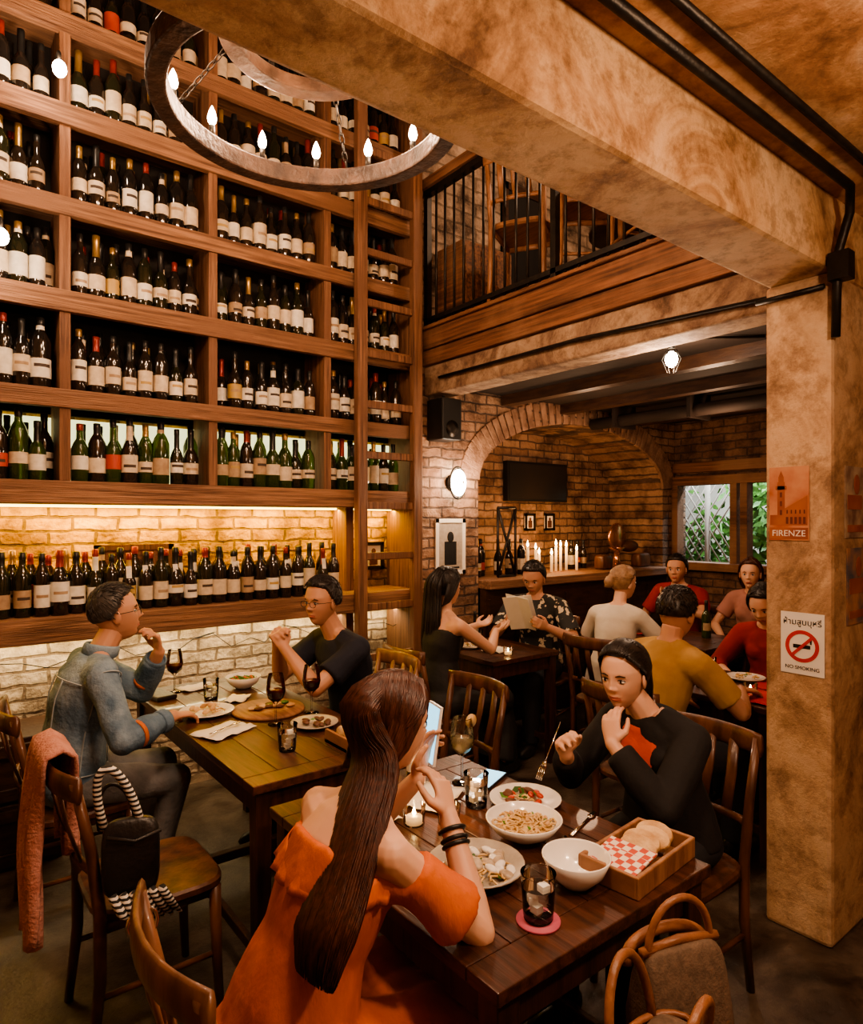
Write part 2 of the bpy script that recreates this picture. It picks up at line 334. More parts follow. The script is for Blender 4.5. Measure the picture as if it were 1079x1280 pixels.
def archwall():
    mb=MB(); y0,y1=3.85,4.05; x0,x1=3.46,5.98; xc=(x0+x1)/2; zs=1.95; rx=(x1-x0)/2; rz=.52; top=2.74
    mb.b2((2.85,y0,0),(x0,y1,top)); mb.b2((x1,y0,0),(6.4,y1,top))
    n=28; P=[]
    for i in range(n+1):
        t=PI*(1-i/n); P.append((xc+rx*math.cos(t),zs+rz*math.sin(t)))
    for i in range(n):
        (a,za),(b,zb)=P[i],P[i+1]
        vs=[(a,y0,za),(b,y0,zb),(b,y0,top),(a,y0,top),(a,4.5,za),(b,4.5,zb),(b,4.5,top),(a,4.5,top)]
        mb.add(vs,[[0,1,2,3],[0,4,5,1],[4,7,6,5]])
    mb.b2((x0-.1,4.05,0),(x0,4.5,zs)); mb.b2((x1,4.05,0),(x1+.1,4.5,zs))
    mb.obj('wall_arch_brick',m_brick,world=True)
    mb=MB()
    for i in range(44):
        t=PI*(1-(i+.5)/44); c=V((xc+(rx+.09)*math.cos(t),3.85,zs+(rz+.1)*math.sin(t)))
        nrm=math.atan2(math.sin(t)*rx,math.cos(t)*rz)
        mb.box(c,(.2,.025+.012*random.random(),.058),0,R=Matrix.Rotation(-nrm,3,'Y'))
    mb.obj('trim_arch_voussoirs',m_vouss,world=True,bevel=.006)
    slab('wall_arch_recess',(3.3,4.5,0),(6.3,4.6,2.8),m_brick)
archwall()
mb=MB()
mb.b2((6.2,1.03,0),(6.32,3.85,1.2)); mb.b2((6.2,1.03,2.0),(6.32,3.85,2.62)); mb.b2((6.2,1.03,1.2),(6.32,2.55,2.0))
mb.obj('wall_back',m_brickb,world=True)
mb=MB()
for y in (3.82,3.2,3.1,2.58): mb.b2((6.14,y-.035,1.15),(6.26,y+.035,2.0))
mb.b2((6.13,2.5,1.97),(6.27,3.85,2.06)); mb.b2((6.1,2.5,1.12),(6.28,3.85,1.2)); mb.b2((6.15,2.5,2.1),(6.27,3.85,2.2))
mb.obj('window_1',m_fascia,world=True,bevel=.005)
slab('exterior_ground',(6.4,1.5,-.1),(8.6,5.5,0),m_floor)
mb=MB()
for i in range(14):
    o=i*.1
    mb.tube([(6.75,3.75+o-.4,1.0),(6.75,3.75+o+.3,2.1)],.009,n=4); mb.tube([(6.77,3.75+o+.3,1.0),(6.77,3.75+o-.4,2.1)],.009,n=4)
for y in(3.8,5.4): mb.tube([(6.75,y,0),(6.75,y,2.2)],.03,n=6)
mb.tube([(6.75,3.8,1.0),(6.75,5.4,1.0)],.025,n=6)
mb.obj('garden_trellis',m_lattice)
mb=MB()
for cy,cz,N_,sg in((3.45,1.65,420,.22),(3.0,1.3,220,.25),(4.1,1.3,220,.25)):
    for i in range(N_):
        c=V((7.25+random.gauss(0,.1),cy+random.gauss(0,sg),cz+random.gauss(0,.24))); a=random.random()*6.3; d=V((math.cos(a)*.4,math.sin(a),random.uniform(-.9,.9))).normalized(); w=d.cross(V((1,0,0))).normalized()*.028; l=.08
        mb.add([c-d*l,c+w,c+d*l,c-w],[[0,1,2,3]])
for i in range(8): mb.tube([(7.25,2.9+i*.17,0),(7.25+random.uniform(-.1,.1),2.9+i*.2,1.6)],.012,n=5)
mb.obj('garden_foliage',m_green)
slab('wall_exterior_garden',(8.5,1.5,0),(8.6,6.5,3.0),m_tee)

# ------------------------------------------------------------------ wine shelves
TOPS=[1.136,1.82,2.286,2.79,3.265,3.74,4.2,4.68,5.16]
TH=[.125,.115,.095,.11,.095,.11,.1,.1,.1]
ws=empty('wine_shelving_unit',(.6,3.9,0))
mb=MB()
for i,(t,h) in enumerate(zip(TOPS,TH)):
    f=3.72 if i==0 else 3.78
    mb.b2((-1.65,f,t-h),(2.83,f+.045,t)); mb.b2((-1.65,f+.045,t-.035),(2.83,4.09,t))
mb.obj('boards',m_shelf,ws,bevel=.005)
DV=[-.92,-.17,.59,1.35,2.10]
mb=MB()
for x in DV: mb.b2((x-.026,3.795,1.82),(x+.026,4.09,5.35))
mb.b2((2.76,3.765,0),(2.84,4.09,5.35)); mb.b2((-1.0,3.8,0),(-.94,4.09,1.02)); mb.b2((2.3,3.9,0),(2.36,4.09,1.82))
mb.obj('posts',m_post,ws,bevel=.004)
mb=MB(); mb.b2((-1.65,4.07,2.19),(2.76,4.095,5.35)); mb.obj('back_panel',m_backdark,ws)
mb=MB(); mb.b2((-1.65,4.06,1.83),(2.76,4.09,2.17)); mb.obj('backlit_panel',m_panel,ws)
mb=MB(); mb.b2((-1.6,4.03,1.69),(2.76,4.06,1.703)); mb.b2((-1.6,4.03,.985),(2.76,4.06,1.0)); mb.obj('led_strips',m_led,ws)
mb=MB()
for x in (2.285,2.735): mb.b2((x-.038,3.66,0),(x+.038,3.715,5.3))
z=.35
while z<5.2: mb.b2((2.32,3.675,z),(2.70,3.705,z+.05)); z+=.335
mb.obj('library_ladder',m_post,bevel=.006)
def bottle(mb,x,y,z,s=1,gi=0,tag=False,n=12,kind=0):
    fo=random.choice([2,3,3,3,3,4,3,3,4]) if kind==0 else random.choice([2,3,3,3,2,4])
    la=5+(3 if random.random()<.04 else (5 if random.random()<.04 else random.choice([0,0,0,1,1,2]))); ink=random.choice([9,9,10,7])
    w=random.choice([1,1,1,1.12,.95]); sh=random.choice([.19,.2,.175,.15]); 
    z0=random.uniform(.04,.07); z1=random.uniform(.11,min(.16,sh-.01)); zm=(z0+z1)/2+random.uniform(-.015,.015)
    pr=[(.033,0),(.037,.006),(.0375,z0),(.0375,zm-.006),(.0375,zm+.008),(.0375,z1),(.037,sh),(.028,sh+.028),(.0155,sh+.052),(.0145,.27),(.0155,.275),(.0155,.305),(.012,.307)]
    nl=la if random.random()<.15 else fo
    rm=[0,0,1,2,1,0,0,0,4,3,3,3]
    if random.random()<.3: rm[8]=0
    if random.random()<.4: rm[3]=1
    vs=[];fs=[];ms=[]; a0=random.uniform(-.5,.5)
    for r,h in pr:
        for k in range(n): t=2*PI*k/n+a0; vs.append((x+r*w*s*math.cos(t),y+r*w*s*math.sin(t),z+h*s))
    for i in range(len(pr)-1):
        for k in range(n):
            l=(k+1)%n; fs.append([i*n+k,i*n+l,(i+1)*n+l,(i+1)*n+k])
            t=2*PI*(k+.5)/n+a0; fr=math.sin(t)<.35
            ms.append({0:gi,1:la if fr else gi,2:(ink if fr and abs(math.cos(t))<.75 else (la if fr else gi)),3:fo,4:nl}[rm[i]])
    fs.append([(len(pr)-1)*n+k for k in range(n)]); ms.append(fo)
    mb.add(vs,fs,ms,True)
    if tag:
        tx=x+random.uniform(-.008,.008); q=random.uniform(-.008,.008)
        mb.add([(tx-.014,y-.03,z+.17),(tx+.014,y-.03,z+.17),(tx+.014+q,y-.02,z+.235),(tx-.014+q,y-.02,z+.235)],[[0,1,2,3]],6)
BM=[m_gl,m_gg,m_foilr,m_foilk,m_foilg]+m_lab+[m_gd]
edges=[-.92]+DV[1:]+[2.76]
mb=MB()
for ti in range(1,8):
    z=TOPS[ti]+.001
    for bi in range(len(edges)-1):
        a,b=edges[bi]+.068,edges[bi+1]-.062
        for row in range(2):
            x=a+random.uniform(0,.012)+(.04 if row else 0)
            while x<b:
                if random.random()>.03: bottle(mb,x,3.875+row*.1+random.uniform(-.012,.012),z,random.uniform(.98,1.18),random.choice([1,0,11,1]) if ti==1 else random.choice([0,0,0,0,11]),n=12 if row==0 else 8)
                x+=random.uniform(.079,.087)
for row in range(2):
    x=-1.0+row*.04
    while x<2.2:
        bottle(mb,x,3.83+row*.09+random.uniform(-.015,.015),TOPS[0]+.001,random.uniform(.96,1.1),random.choice([0,0,0,11]),tag=random.random()<.75,kind=1); x+=random.uniform(.077,.09)
mb.obj('wine_bottle_collection',BM,world=True)
def frame(name,c,w,h,axis,mats,depth=.02,fw=.025):
    mb=MB(); c=V(c)
    X=V((1,0,0)) if axis=='y' else V((0,-1,0)); N=V((0,-1,0)) if axis=='y' else V((-1,0,0)); Z=V((0,0,1))
    R=Matrix((X,N,Z)).transposed()
    mb.box(c,(w,depth*.6,h),1,R=R)
    for sx in(-1,1): mb.box(c+X*sx*(w/2-fw/2)+N*.004,(fw,depth,h),0,R=R)
    for sz in(-1,1): mb.box(c+Z*sz*(h/2-fw/2)+N*.004,(w,depth,fw),0,R=R)
    mb.box(c+N*(depth*.35)-Z*h*.12,(w*.4,depth*.1,h*.42),2,R=R); mb.ell(c+N*(depth*.4)+Z*h*.17,(w*.11,.003,h*.1),2); mb.box(c+N*(depth*.35)-Z*h*.38,(w*.6,depth*.1,h*.03),2,R=R)
    return mb.obj(name,mats)
frame('wooden_wine_box',(.98,4.03,1.31),.42,.34,'y',[m_post,m_fascia,m_darkwood],.05,.03)
frame('framed_print',(2.62,4.06,1.36),.17,.2,'y',[m_iron,m_paper,m_chair])
mb=MB()
for i,x in enumerate((-.35,.02,.38)):
    mb.b2((x-.17,3.6,.001),(x+.17,3.98,.3)); mb.b2((x-.165,3.62,.302),(x+.16,3.97,.6))
    for zz in (.05,.25,.35,.55): mb.b2((x-.155,3.59,zz-.03),(x+.155,3.6,zz+.03))
mb.obj('wine_crate_stack',m_darkwood,bevel=.006)
mb=MB()
for k in range(5):
    pts=[(.2+k*.55+t*.11,3.95-.03*math.sin(t*2+k),.95-.09*math.sin(PI*t/6)-.03*math.sin(t*3+k)) for t in range(7)]
    mb.tube(pts,.003,n=4)
mb.obj('hanging_cable',m_black)

# ------------------------------------------------------------------ chandelier
ch=empty('chandelier',(1.08,2.07,3.06))
mb=MB(); mb.ring((1.08,2.07,3.06),.5,.065,.075); mb.obj('lower_ring',m_ring,ch,bevel=.008)
mb=MB(); mb.ring((1.08,2.07,3.3),.28,.07,.05); mb.obj('upper_ring',m_ringl,ch,bevel=.006)
mb=MB(); mc=MB(); md=MB()
for R,n,z,o in((.5,14,3.1,.15),(.28,6,3.325,.6)):
    for i in range(n):
        t=2*PI*i/n+o; x=1.08+R*math.cos(t); y=2.07+R*math.sin(t)
        mb.tube([(x,y,z),(x,y,z+.045)],.012,n=8); mc.lathe([(.004,.045),(.015,.06),(.018,.075),(.012,.1),(.002,.122)],(x,y,z),n=10)
for i in range(4):
    t=PI/4+i*PI/2; p0=V((1.08+.5*math.cos(t),2.07+.5*math.sin(t),3.1)); p1=V((1.08+.28*math.cos(t),2.07+.28*math.sin(t),3.32)); p2=V((1.08,2.07,4.3))
    for a,b,n in((p0,p1,9),(p1,p2,26)):
        D=(b-a)/n
        for k in range(n):
            c=a+D*(k+.5); u=D.normalized(); w=u.orthogonal().normalized()
            if k%2: w=u.cross(w)
            L=D.length*.68
            md.tube([c+u*L*math.cos(q)+w*.009*math.sin(q) for q in [2*PI*j/8 for j in range(8)]],.0028,n=4,closed=True)
md.tube([(1.08,2.07,4.28),(1.08,2.07,5.4)],.012,n=6); md.ell((1.08,2.07,4.3),.03)
mb.obj('bulb_sockets',m_iron,ch); mc.obj('candle_bulbs',m_bulb,ch); md.obj('chains',m_iron,ch)

# ------------------------------------------------------------------ balcony
rl=empty('balcony_railing',(2.94,2.5,3.0))
mb=MB()
y=1.32
while y<3.84: mb.tube([(2.94,y,3.0),(2.94,y,4.0)],.0095,n=6); y+=.1
for y in (1.35,2.6,3.82): mb.b2((2.92,y-.02,3.0),(2.96,y+.02,4.02))
mb.b2((2.92,1.3,3.06),(2.96,3.84,3.09)); mb.b2((2.915,1.3,3.98),(2.965,3.84,4.02))
mb.obj('bars',m_iron,rl)
mb=MB(); mb.b2((2.89,1.3,4.021),(2.99,3.84,4.09)); mb.obj('handrail',m_fascia,rl)
slab('trim_upper_beam',(2.9,1.13,4.95),(3.05,3.85,5.2),m_fascia)

# ------------------------------------------------------------------ furniture
def chair(name,x,y,yaw,mat=None,z0=0,sh=.45,slats=3):
    mb=MB(); R=Matrix.Rotation(yaw,3,'Z'); O=V((x,y,z0)); T=lambda p:O+R@V(p)
    S=.2
    pr=[]
    for lay,(q,zz) in enumerate(((.93,sh-.035),(1,sh-.025),(1,sh-.008),(.96,sh))):
        for k in range(28):
            t=2*PI*k/28; c,s_=math.cos(t),math.sin(t); e=.45
            pr.append(T((S*q*math.copysign(abs(c)**e,c)*1.0+.01,S*q*math.copysign(abs(s_)**e,s_)*(1+.06*c),zz)))
    fs=[[i*28+k,i*28+(k+1)%28,(i+1)*28+(k+1)%28,(i+1)*28+k] for i in range(3) for k in range(28)]+[list(range(28))[::-1],[84+k for k in range(28)]]
    mb.add(pr,fs,0,False)
    for sy in(-1,1):
        mb.tube([T((.17,sy*.17,sh-.03)),T((.175,sy*.175,.2)),T((.185,sy*.18,0))],[.021,.017,.014],n=8)
        mb.tube([T((-.2,sy*.185,0)),T((-.175,sy*.175,sh*.55)),T((-.175,sy*.175,sh)),T((-.2,sy*.18,sh+.2)),T((-.245,sy*.185,sh+.41))],[.014,.018,.019,.017,.014],n=8)
        mb.tube([T((.175,sy*.172,.2)),T((-.18,sy*.175,.2))],.01,n=6)
        mb.tube([T((.17,sy*.16,sh-.05)),T((-.175,sy*.165,sh-.05))],[(.02,.01)]*2,n=8,ref=(0,0,1))
    mb.tube([T((0,-.17,.2)),T((0,.17,.2))],.01,n=6)
    mb.tube([T((.17,-.17,sh-.05)),T((.17,.17,sh-.05))],[(.02,.01)]*2,n=8,ref=(0,0,1))
    def rail(zz,h,bow,xo,w=.19):
        pts=[T((xo-bow*(1-(q/5)**2),w*q/5,zz)) for q in range(-5,6)]
        mb.tube(pts,[(h,.011)]*11,n=10,ref=(0,0,1))
    rail(sh+.39,.04,.05,-.235,.205); rail(sh+.13,.016,.025,-.19,.175)
    for k in range(slats):
        l=(k-(slats-1)/2)*.09
        b=.05*(1-(l/.19)**2)
        mb.tube([T((-.19-.02,l,sh+.13)),T((-.235-b*.4,l,sh+.26)),T((-.235-b*.95,l,sh+.38))],[(.02,.006)]*3,n=8,ref=R@V((0,1,0)))
    return mb.obj(name,mat or m_chair,origin=(x,y,z0))
def table(name,x0,x1,y0,y1,h=.75,leg=.06):
    e=empty(name,((x0+x1)/2,(y0+y1)/2,0)); mb=MB()
    n=max(2,int(round((x1-x0)/.12))); bw=.09
    w=(x1-x0-.002)/n
    for i in range(n): mb.b2((x0+i*w+.001,y0+bw+.001,h-.03),(x0+(i+1)*w-.001,y1-bw-.001,h))
    mb.b2((x0,y0,h-.03),(x1,y0+bw,h)); mb.b2((x0,y1-bw,h-.03),(x1,y1,h))
    mb.obj('top',m_table,e,bevel=.003)
    mb=MB()
    for x in(x0+.045,x1-.045):
        for y in(y0+.045,y1-.045): mb.box((x,y,(h-.03)/2),(leg,leg,h-.03),taper=.8)
        mb.b2((x-.012,y0+.07,h-.12),(x+.012,y1-.07,h-.03)); mb.b2((x-.012,y0+.07,.14),(x+.012,y1-.07,.18))
    for y in(y0+.045,y1-.045): mb.b2((x0+.07,y-.012,h-.12),(x1-.07,y+.012,h-.03))
    mb.b2((x0+.05,(y0+y1)/2-.02,.141),(x1-.05,(y0+y1)/2+.02,.179))
    mb.obj('legs_and_apron',m_tableleg,e,bevel=.004); return e
table('dining_table',.84,1.58,.88,1.88)
table('dining_table',.86,1.5,2.05,3.58)
table('dining_table',2.78,3.38,2.95,3.6)
table('dining_table',3.08,3.7,1.42,2.1)
table('dining_table',4.15,4.8,2.35,3.4)
chair('dining_chair',.6,1.24,0,m_chairl)
chair('dining_chair',.6,2.32,0)
chair('dining_chair',.53,3.12,0)
chair('dining_chair',1.86,3.0,PI,m_chairl)
chair('dining_chair',1.84,2.32,PI)
chair('dining_chair',2.06,1.3,PI)
chair('dining_chair',2.48,3.15,0)
chair('dining_chair',3.72,3.42,PI+.3)
chair('dining_chair',3.62,2.72,.1)
chair('dining_chair',2.72,1.82,0)
chair('dining_chair',4.0,1.85,PI)
chair('dining_chair',5.2,2.5,PI)
chair('dining_chair',5.2,3.15,PI)
for x,y,a in((3.2,2.1,1.2),(3.22,2.6,2.4),(3.2,3.1,.5),(3.9,2.3,3)):
    chair('mezzanine_stool',x,y,a,m_board,z0=2.98,sh=.58,slats=3)
mb=MB(); mb.lathe([(.3,.72),(.3,.75)],(4.1,2.9,2.98),n=24); mb.tube([(4.1,2.9,2.98),(4.1,2.9,3.72)],.03,n=8); mb.lathe([(.2,0),(.2,.02)],(4.1,2.9,2.981),n=20); mb.obj('mezzanine_table',m_darkwood)
frame('window_mezzanine_shutter',(3.95,3.84,3.85),.5,1.0,'y',[m_darkwood,m_backdark,m_backdark],.04,.06)
mb=MB(); mb.b2((3.02,3.52,2.981),(3.5,3.84,3.6)); [mb.b2((3.04+.15*i,3.51,3.02),(3.16+.15*i,3.52,3.56)) for i in range(3)]; mb.obj('mezzanine_cabinet',m_fascia,bevel=.005)

# ------------------------------------------------------------------ people
def hand(mb,W,D,Np,side,curl=.5,s=1,spread=.012):
    W=V(W); D=V(D).normalized(); Np=V(Np); Np=(Np-Np.dot(D)*D).normalized(); S=D.cross(Np)*side
    mb.tube([W-D*.01,W+D*.02*s,W+D*.055*s,W+D*.088*s],[(.024*s,.019*s),(.031*s,.017*s),(.038*s,.014*s),(.036*s,.011*s)],n=12,ref=S)
    Ls=[.07,.08,.074,.056]
    for i in range(4):
        off=(.028-.0187*i)*s; p=W+D*(.082-.003*abs(i-1))*s+S*off; d0=(D+S*(1.5-i)*spread*4).normalized(); pts=[p-d0*.012]; L=Ls[i]*s
        c=curl*(1+.12*i); ang=0; nx=(Np-Np.dot(d0)*d0).normalized()
        for k,fr in enumerate((.42,.32,.26)):
            ang+=c*(.55,.85,.7)[k]; d=d0*math.cos(ang)+nx*math.sin(ang)
            pts.append(pts[-1]+d*(L*fr+(.012 if k==0 else 0)))
        mb.tube(pts,[.0092*s,.0092*s,.0085*s,.007*s],n=8)
        for q,r in zip(pts[1:],(.0095,.0088,.0076)): mb.ell(q,r*s,n=8,k=6)
    t0=W+D*.018*s+S*.02*s; t1=t0+(D*.5+S*.62+Np*.35).normalized()*.038*s; t2=t1+(D*.85+S*.15+Np*.4).normalized()*.03*s; t3=t2+(D*.85-S*.1+Np*.45).normalized()*.024*s
    mb.tube([t0,t1,t2,t3],[.015*s,.0122*s,.0102*s,.0082*s],n=8); mb.ell(t1,.0124*s,n=8,k=6); mb.ell(t2,.0105*s,n=8,k=6); mb.ell(t3,.0086*s,n=8,k=6)
def ik(S,W,pole,a,b):
    d=W-S; L=d.length
    if L>(a+b)*.985: W=S+d*((a+b)*.985/L); d=W-S; L=d.length
    x=(a*a-b*b+L*L)/(2*L); h=math.sqrt(max(a*a-x*x,0)); u=d/L; p=V(pole)-V(pole).dot(u)*u; p.normalize()
    return S+u*x+p*h,W
def lerp(a,b,t): return a+(b-a)*t
def person(name,loc,yaw,sex='m',seat=.45,neck=(.06,0,1.05),head=(.12,0,1.22),hyaw=0,hpitch=0,hroll=0,R=None,L=None,skin=None,top=None,topstyle='shirt',sleeve=1.9,bottom=None,skirt=False,
           hair='short',hmat=None,vox=.0065,knee=.42,foot=.42,kw=.12,wr=.006,twist=0,inner=None,hguide=None,glasses=False,jacket=False,hd=96):
    e=empty(name,(loc[0],loc[1],0)); O=V((loc[0],loc[1],0)); Rz=Matrix.Rotation(yaw,3,'Z'); F=Rz@V((1,0,0)); LT=Rz@V((0,1,0)); U=V((0,0,1))
    P=lambda p:O+F*p[0]+LT*p[1]+U*p[2]; Dv=lambda p:F*p[0]+LT*p[1]+U*p[2]
    f=sex=='f'; k=.84 if f else 1
    N=P(neck); pel=P((0,0,seat+.1)); TL=(Matrix.Rotation(twist,3,'Z')@LT)
    mid=(pel+N)/2-F*.035
    def sp(t): return pel*(1-t)**2+mid*2*t*(1-t)+N*t*t
    W=[(-.12,.15,.11),(0,.175,.125),(.22,.155 if not f else .15,.115),(.45,.14 if not f else .122,.105 if not f else .09),(.65,.16 if not f else .135,.118 if not f else .1),(.82,.172 if not f else .142,.108 if not f else .092),(.93,.145 if not f else .12,.08 if not f else .07),(1.0,.075 if not f else .062,.062 if not f else .054)]
    def torso(mb,g,t1=1.01,t0=-1):
        pts=[];rad=[]
        for t,a,b in W:
            if t0<=t<=t1: pts.append(sp(t) if t>=0 else pel-U*.05); rad.append((a+g,b+g))
        mb.tube(pts,rad,n=20,ref=TL)
        if t0<0: mb.ell(pel,(.13+g,.175*(1 if not f else .98)+g,.1+g),ax=(F,LT,U),n=16,k=10)
        if f:
            for s_ in(-1,1): c=sp(.68)+F*.062+TL*.058*s_; mb.ell(c,(.05+g,.05+g,.055+g),n=12,k=8)
    def surf(t,th,g):
        a=np.interp(t,[w[0] for w in W],[w[1] for w in W])+g; b=np.interp(t,[w[0] for w in W],[w[2] for w in W])+g
        T=(sp(t+.02)-sp(t-.02)).normalized(); B=T.cross(TL).normalized(); return sp(t)+TL*a*math.cos(th)+B*b*math.sin(th)
    up=(N-sp(.8)).normalized()
    sw=.185 if not f else .155
    SH={s_:N-up*.055+TL*sw*s_ for s_ in(-1,1)}
    la,lb=(.285,.255) if not f else (.262,.235)
    arms={}
    for s_,h in((-1,R),(1,L)):
        h=h or dict(w=(.3,-.12 if s_<0 else .12,.72),pole=(-.2,s_*.8,-.5),d=(1,0,-.1),n=(0,0,-1),curl=.5)
        el,wr_=ik(SH[s_],P(h['w']),Dv(h.get('pole',(-.2,s_*.7,-.6))),la,lb); arms[s_]=(el,wr_,h)
    C=P(head)
    mb=MB(); torso(mb,-.004,t0=.4)
    for s_ in(-1,1):
        el,w_,h=arms[s_]; S=SH[s_]
        mb.ell(S,.05*k,n=12,k=8); mb.tube([lerp(S,N,.8)+up*.02,lerp(S,N,.45)-up*.002,S],[.036*k,.046*k,.05*k],n=12); mb.tube([sp(.84)+TL*s_*.075,lerp(sp(.86)+TL*s_*.1,S,.5),S],[.075*k,.065*k,.05*k],n=12)
        mb.tube([S,lerp(S,el,.35),lerp(S,el,.75),el],[.05*k,.049*k,.042*k,.039*k],n=12); mb.ell(el,.04*k,n=10,k=8)
        mb.tube([el,lerp(el,w_,.25),lerp(el,w_,.6),w_],[.039*k,.042*k,.035*k,.0265*k],n=12); mb.ell(w_,.027*k,n=10,k=8)
        hand(mb,w_,Dv(h['d']),Dv(h['n']),-s_,h.get('curl',.5),.98 if not f else .9)
    HYP={}
    for s_ in(-1,1):
        h0=pel+LT*.085*s_-U*.01; kn=P((knee,kw*s_,seat+.03)); an=P((foot,kw*.9*s_,.085)); HYP[s_]=(h0,kn,an)
        if skirt:
            mb.tube([lerp(h0,kn,.6),kn],[.066*k,.053*k],n=12); mb.ell(kn,.054*k,n=12,k=8)
            mb.tube([kn,lerp(kn,an,.3),lerp(kn,an,.7),an],[.052*k,.055*k,.042*k,.034*k],n=12); mb.ell(an,.036*k)
    hs=.95 if f else 1
    hy=Matrix.Rotation(hyaw,3,'Z'); hf=hy@F; hl=hy@LT; pr=Matrix.Rotation(-hpitch,3,hl); hf=pr@hf; hu=pr@U; rr=Matrix.Rotation(hroll,3,hf); hl=rr@hl; hu=rr@hu
    ul=hl.copy(); hf=hf*hs; hl=hl*hs; hu=hu*hs
    H=lambda a,b,c:C+hf*a+hl*b+hu*c; AX=(hf,hl,hu)
    mb.tube([N-up*.03,lerp(N,H(-.02,0,-.07),.5),H(-.02,0,-.06)],[.06*k,.053*k,.052*k],n=12)
    o=mb.obj('body',skin or m_skin,e); remesh(o,vox,2)
    nI,nJ=hd,int(hd*1.34)//2*2
    TH=np.repeat(np.linspace(0,PI,nI+1),nJ); PH=np.tile(np.arange(nJ)*2*PI/nJ,nI+1)
    dz=np.cos(TH); Z=.118*dz
    hw=np.interp(Z,[-.118,-.1,-.075,-.045,-.01,.03,.07,.1,.118],[.035,.046,.057,.066,.073,.077,.074,.066,.06])*(.97 if f else 1)
    fr=np.interp(Z,[-.118,-.1,-.075,-.045,-.01,.03,.07,.1,.118],[.078,.083,.084,.084,.083,.088,.085,.07,.055])
    bk=np.interp(Z,[-.118,-.09,-.06,-.02,.03,.07,.1,.118],[.03,.045,.07,.092,.1,.096,.08,.06])
    prof=np.sqrt(np.clip(1-dz**2,0,1))**.55
    cx,cy=np.cos(PH),np.sin(PH); ex=.92
    X=np.where(cx>0,fr,bk)*np.sign(cx)*np.abs(cx)**ex*prof; Y=hw*np.sign(cy)*np.abs(cy)**ex*prof
    front=np.clip(cx,0,1)**.5*(cx>0); aY=np.abs(Y)
    def bump(y0,z0,sy,sz,h): return h*np.exp(-((aY-y0)/sy)**2-((Z-z0)/sz)**2)*front
    X=X+bump(.031,.002,.017,.012,-.0095)+bump(.025,.022,.03,.009,.0035 if not f else .0015)
    X+=bump(0,.006,.009,.014,.004)+bump(0,-.012,.0085,.014,.0115)+bump(0,-.027,.0105,.0085,.0165 if f else .0195)
    X+=bump(.0125,-.031,.006,.006,.0065)+bump(.042,-.028,.02,.02,.004)
    X+=bump(0,-.058,.022,.006,.0055)+bump(0,-.068,.018,.006,.0065)+bump(0,-.0625,.024,.0022,-.0035)+bump(0,-.045,.005,.008,-.0015)
    X+=bump(0,-.08,.02,.006,-.003)+bump(0,-.1,.02,.012,.006)+bump(.031,.0095,.015,.0035,.0035)+bump(.031,-.009,.014,.0035,.002)
    pts=[H(float(X[i]),float(Y[i]),float(Z[i])) for i in range(len(X))]
    fs=[];ms=[]; lipw=.0225 if f else .021
    for i in range(nI):
        for j in range(nJ):
            a,b=i*nJ+j,i*nJ+(j+1)%nJ; fs.append([a,a+nJ,b+nJ,b]); y_,z_=abs(Y[a]),Z[a]
            ms.append(1 if (cx[a]>.3 and y_<lipw and -.0735+.15*y_<z_<-.0535-(.0015 if y_<.004 else 0)-.12*y_) else 0)
    mb=MB(); mb.add(pts,fs,ms,True); mb.obj('head',[skin or m_skin,m_lip],e)
    mb=MB()
    for s_ in(-1,1):
        mb.ell(H(-.004,.076*s_,-.008),(.019,.007,.03),ax=(hf+hl*s_*.35,hl-hf*s_*.35,hu),n=14,k=10); mb.ell(H(.0,.079*s_,-.006),(.01,.006,.018),ax=AX,n=10,k=8)
    mb.obj('ears',skin or m_skin,e)
    mb=MB()
    for s_ in(-1,1):
        mb.ell(H(.0715,.031*s_,.0),(.0085,.0145,.0072),0,AX,14,10); mb.ell(H(.0772,.0305*s_,.0),(.0036,.0058,.0062),1,AX,10,8)
        br=.0022 if f else .0032
        mb.tube([H(.0845,.014*s_,.018),H(.0835,.03*s_,.0225),H(.073,.047*s_,.018)],[(br*1.2,.0012),(br*1.4,.0012),(br*.6,.001)],2,6,ref=hu)
        mb.tube([H(.0765,.0165*s_,.002),H(.0797,.024*s_,.0068),H(.0795,.033*s_,.0076),H(.073,.0465*s_,.003)],[.0009,.0014,.0016,.0011],1,6)
    mb.obj('face_features',[m_eye,m_iris,m_brow],e)
    if glasses:
        mb=MB()
        for s_ in(-1,1):
            mb.tube([H(.095,.031*s_+.021*math.cos(2*PI*q/12),.016*math.sin(2*PI*q/12)-.002) for q in range(12)],.0015,n=5,closed=True)
            mb.tube([H(.095,.052*s_,.004),H(.06,.078*s_,.004),H(0,.083*s_,.004)],.0016,n=5)
        mb.tube([H(.095,-.01,.002),H(.099,0,.004),H(.095,.01,.002)],.0015,n=5); mb.obj('glasses',m_black,e)
    # hair
    mb=MB(); nI,nJ=40,64; vs=[]; lon=hair!='short'; tight=hair in('pony','tied')
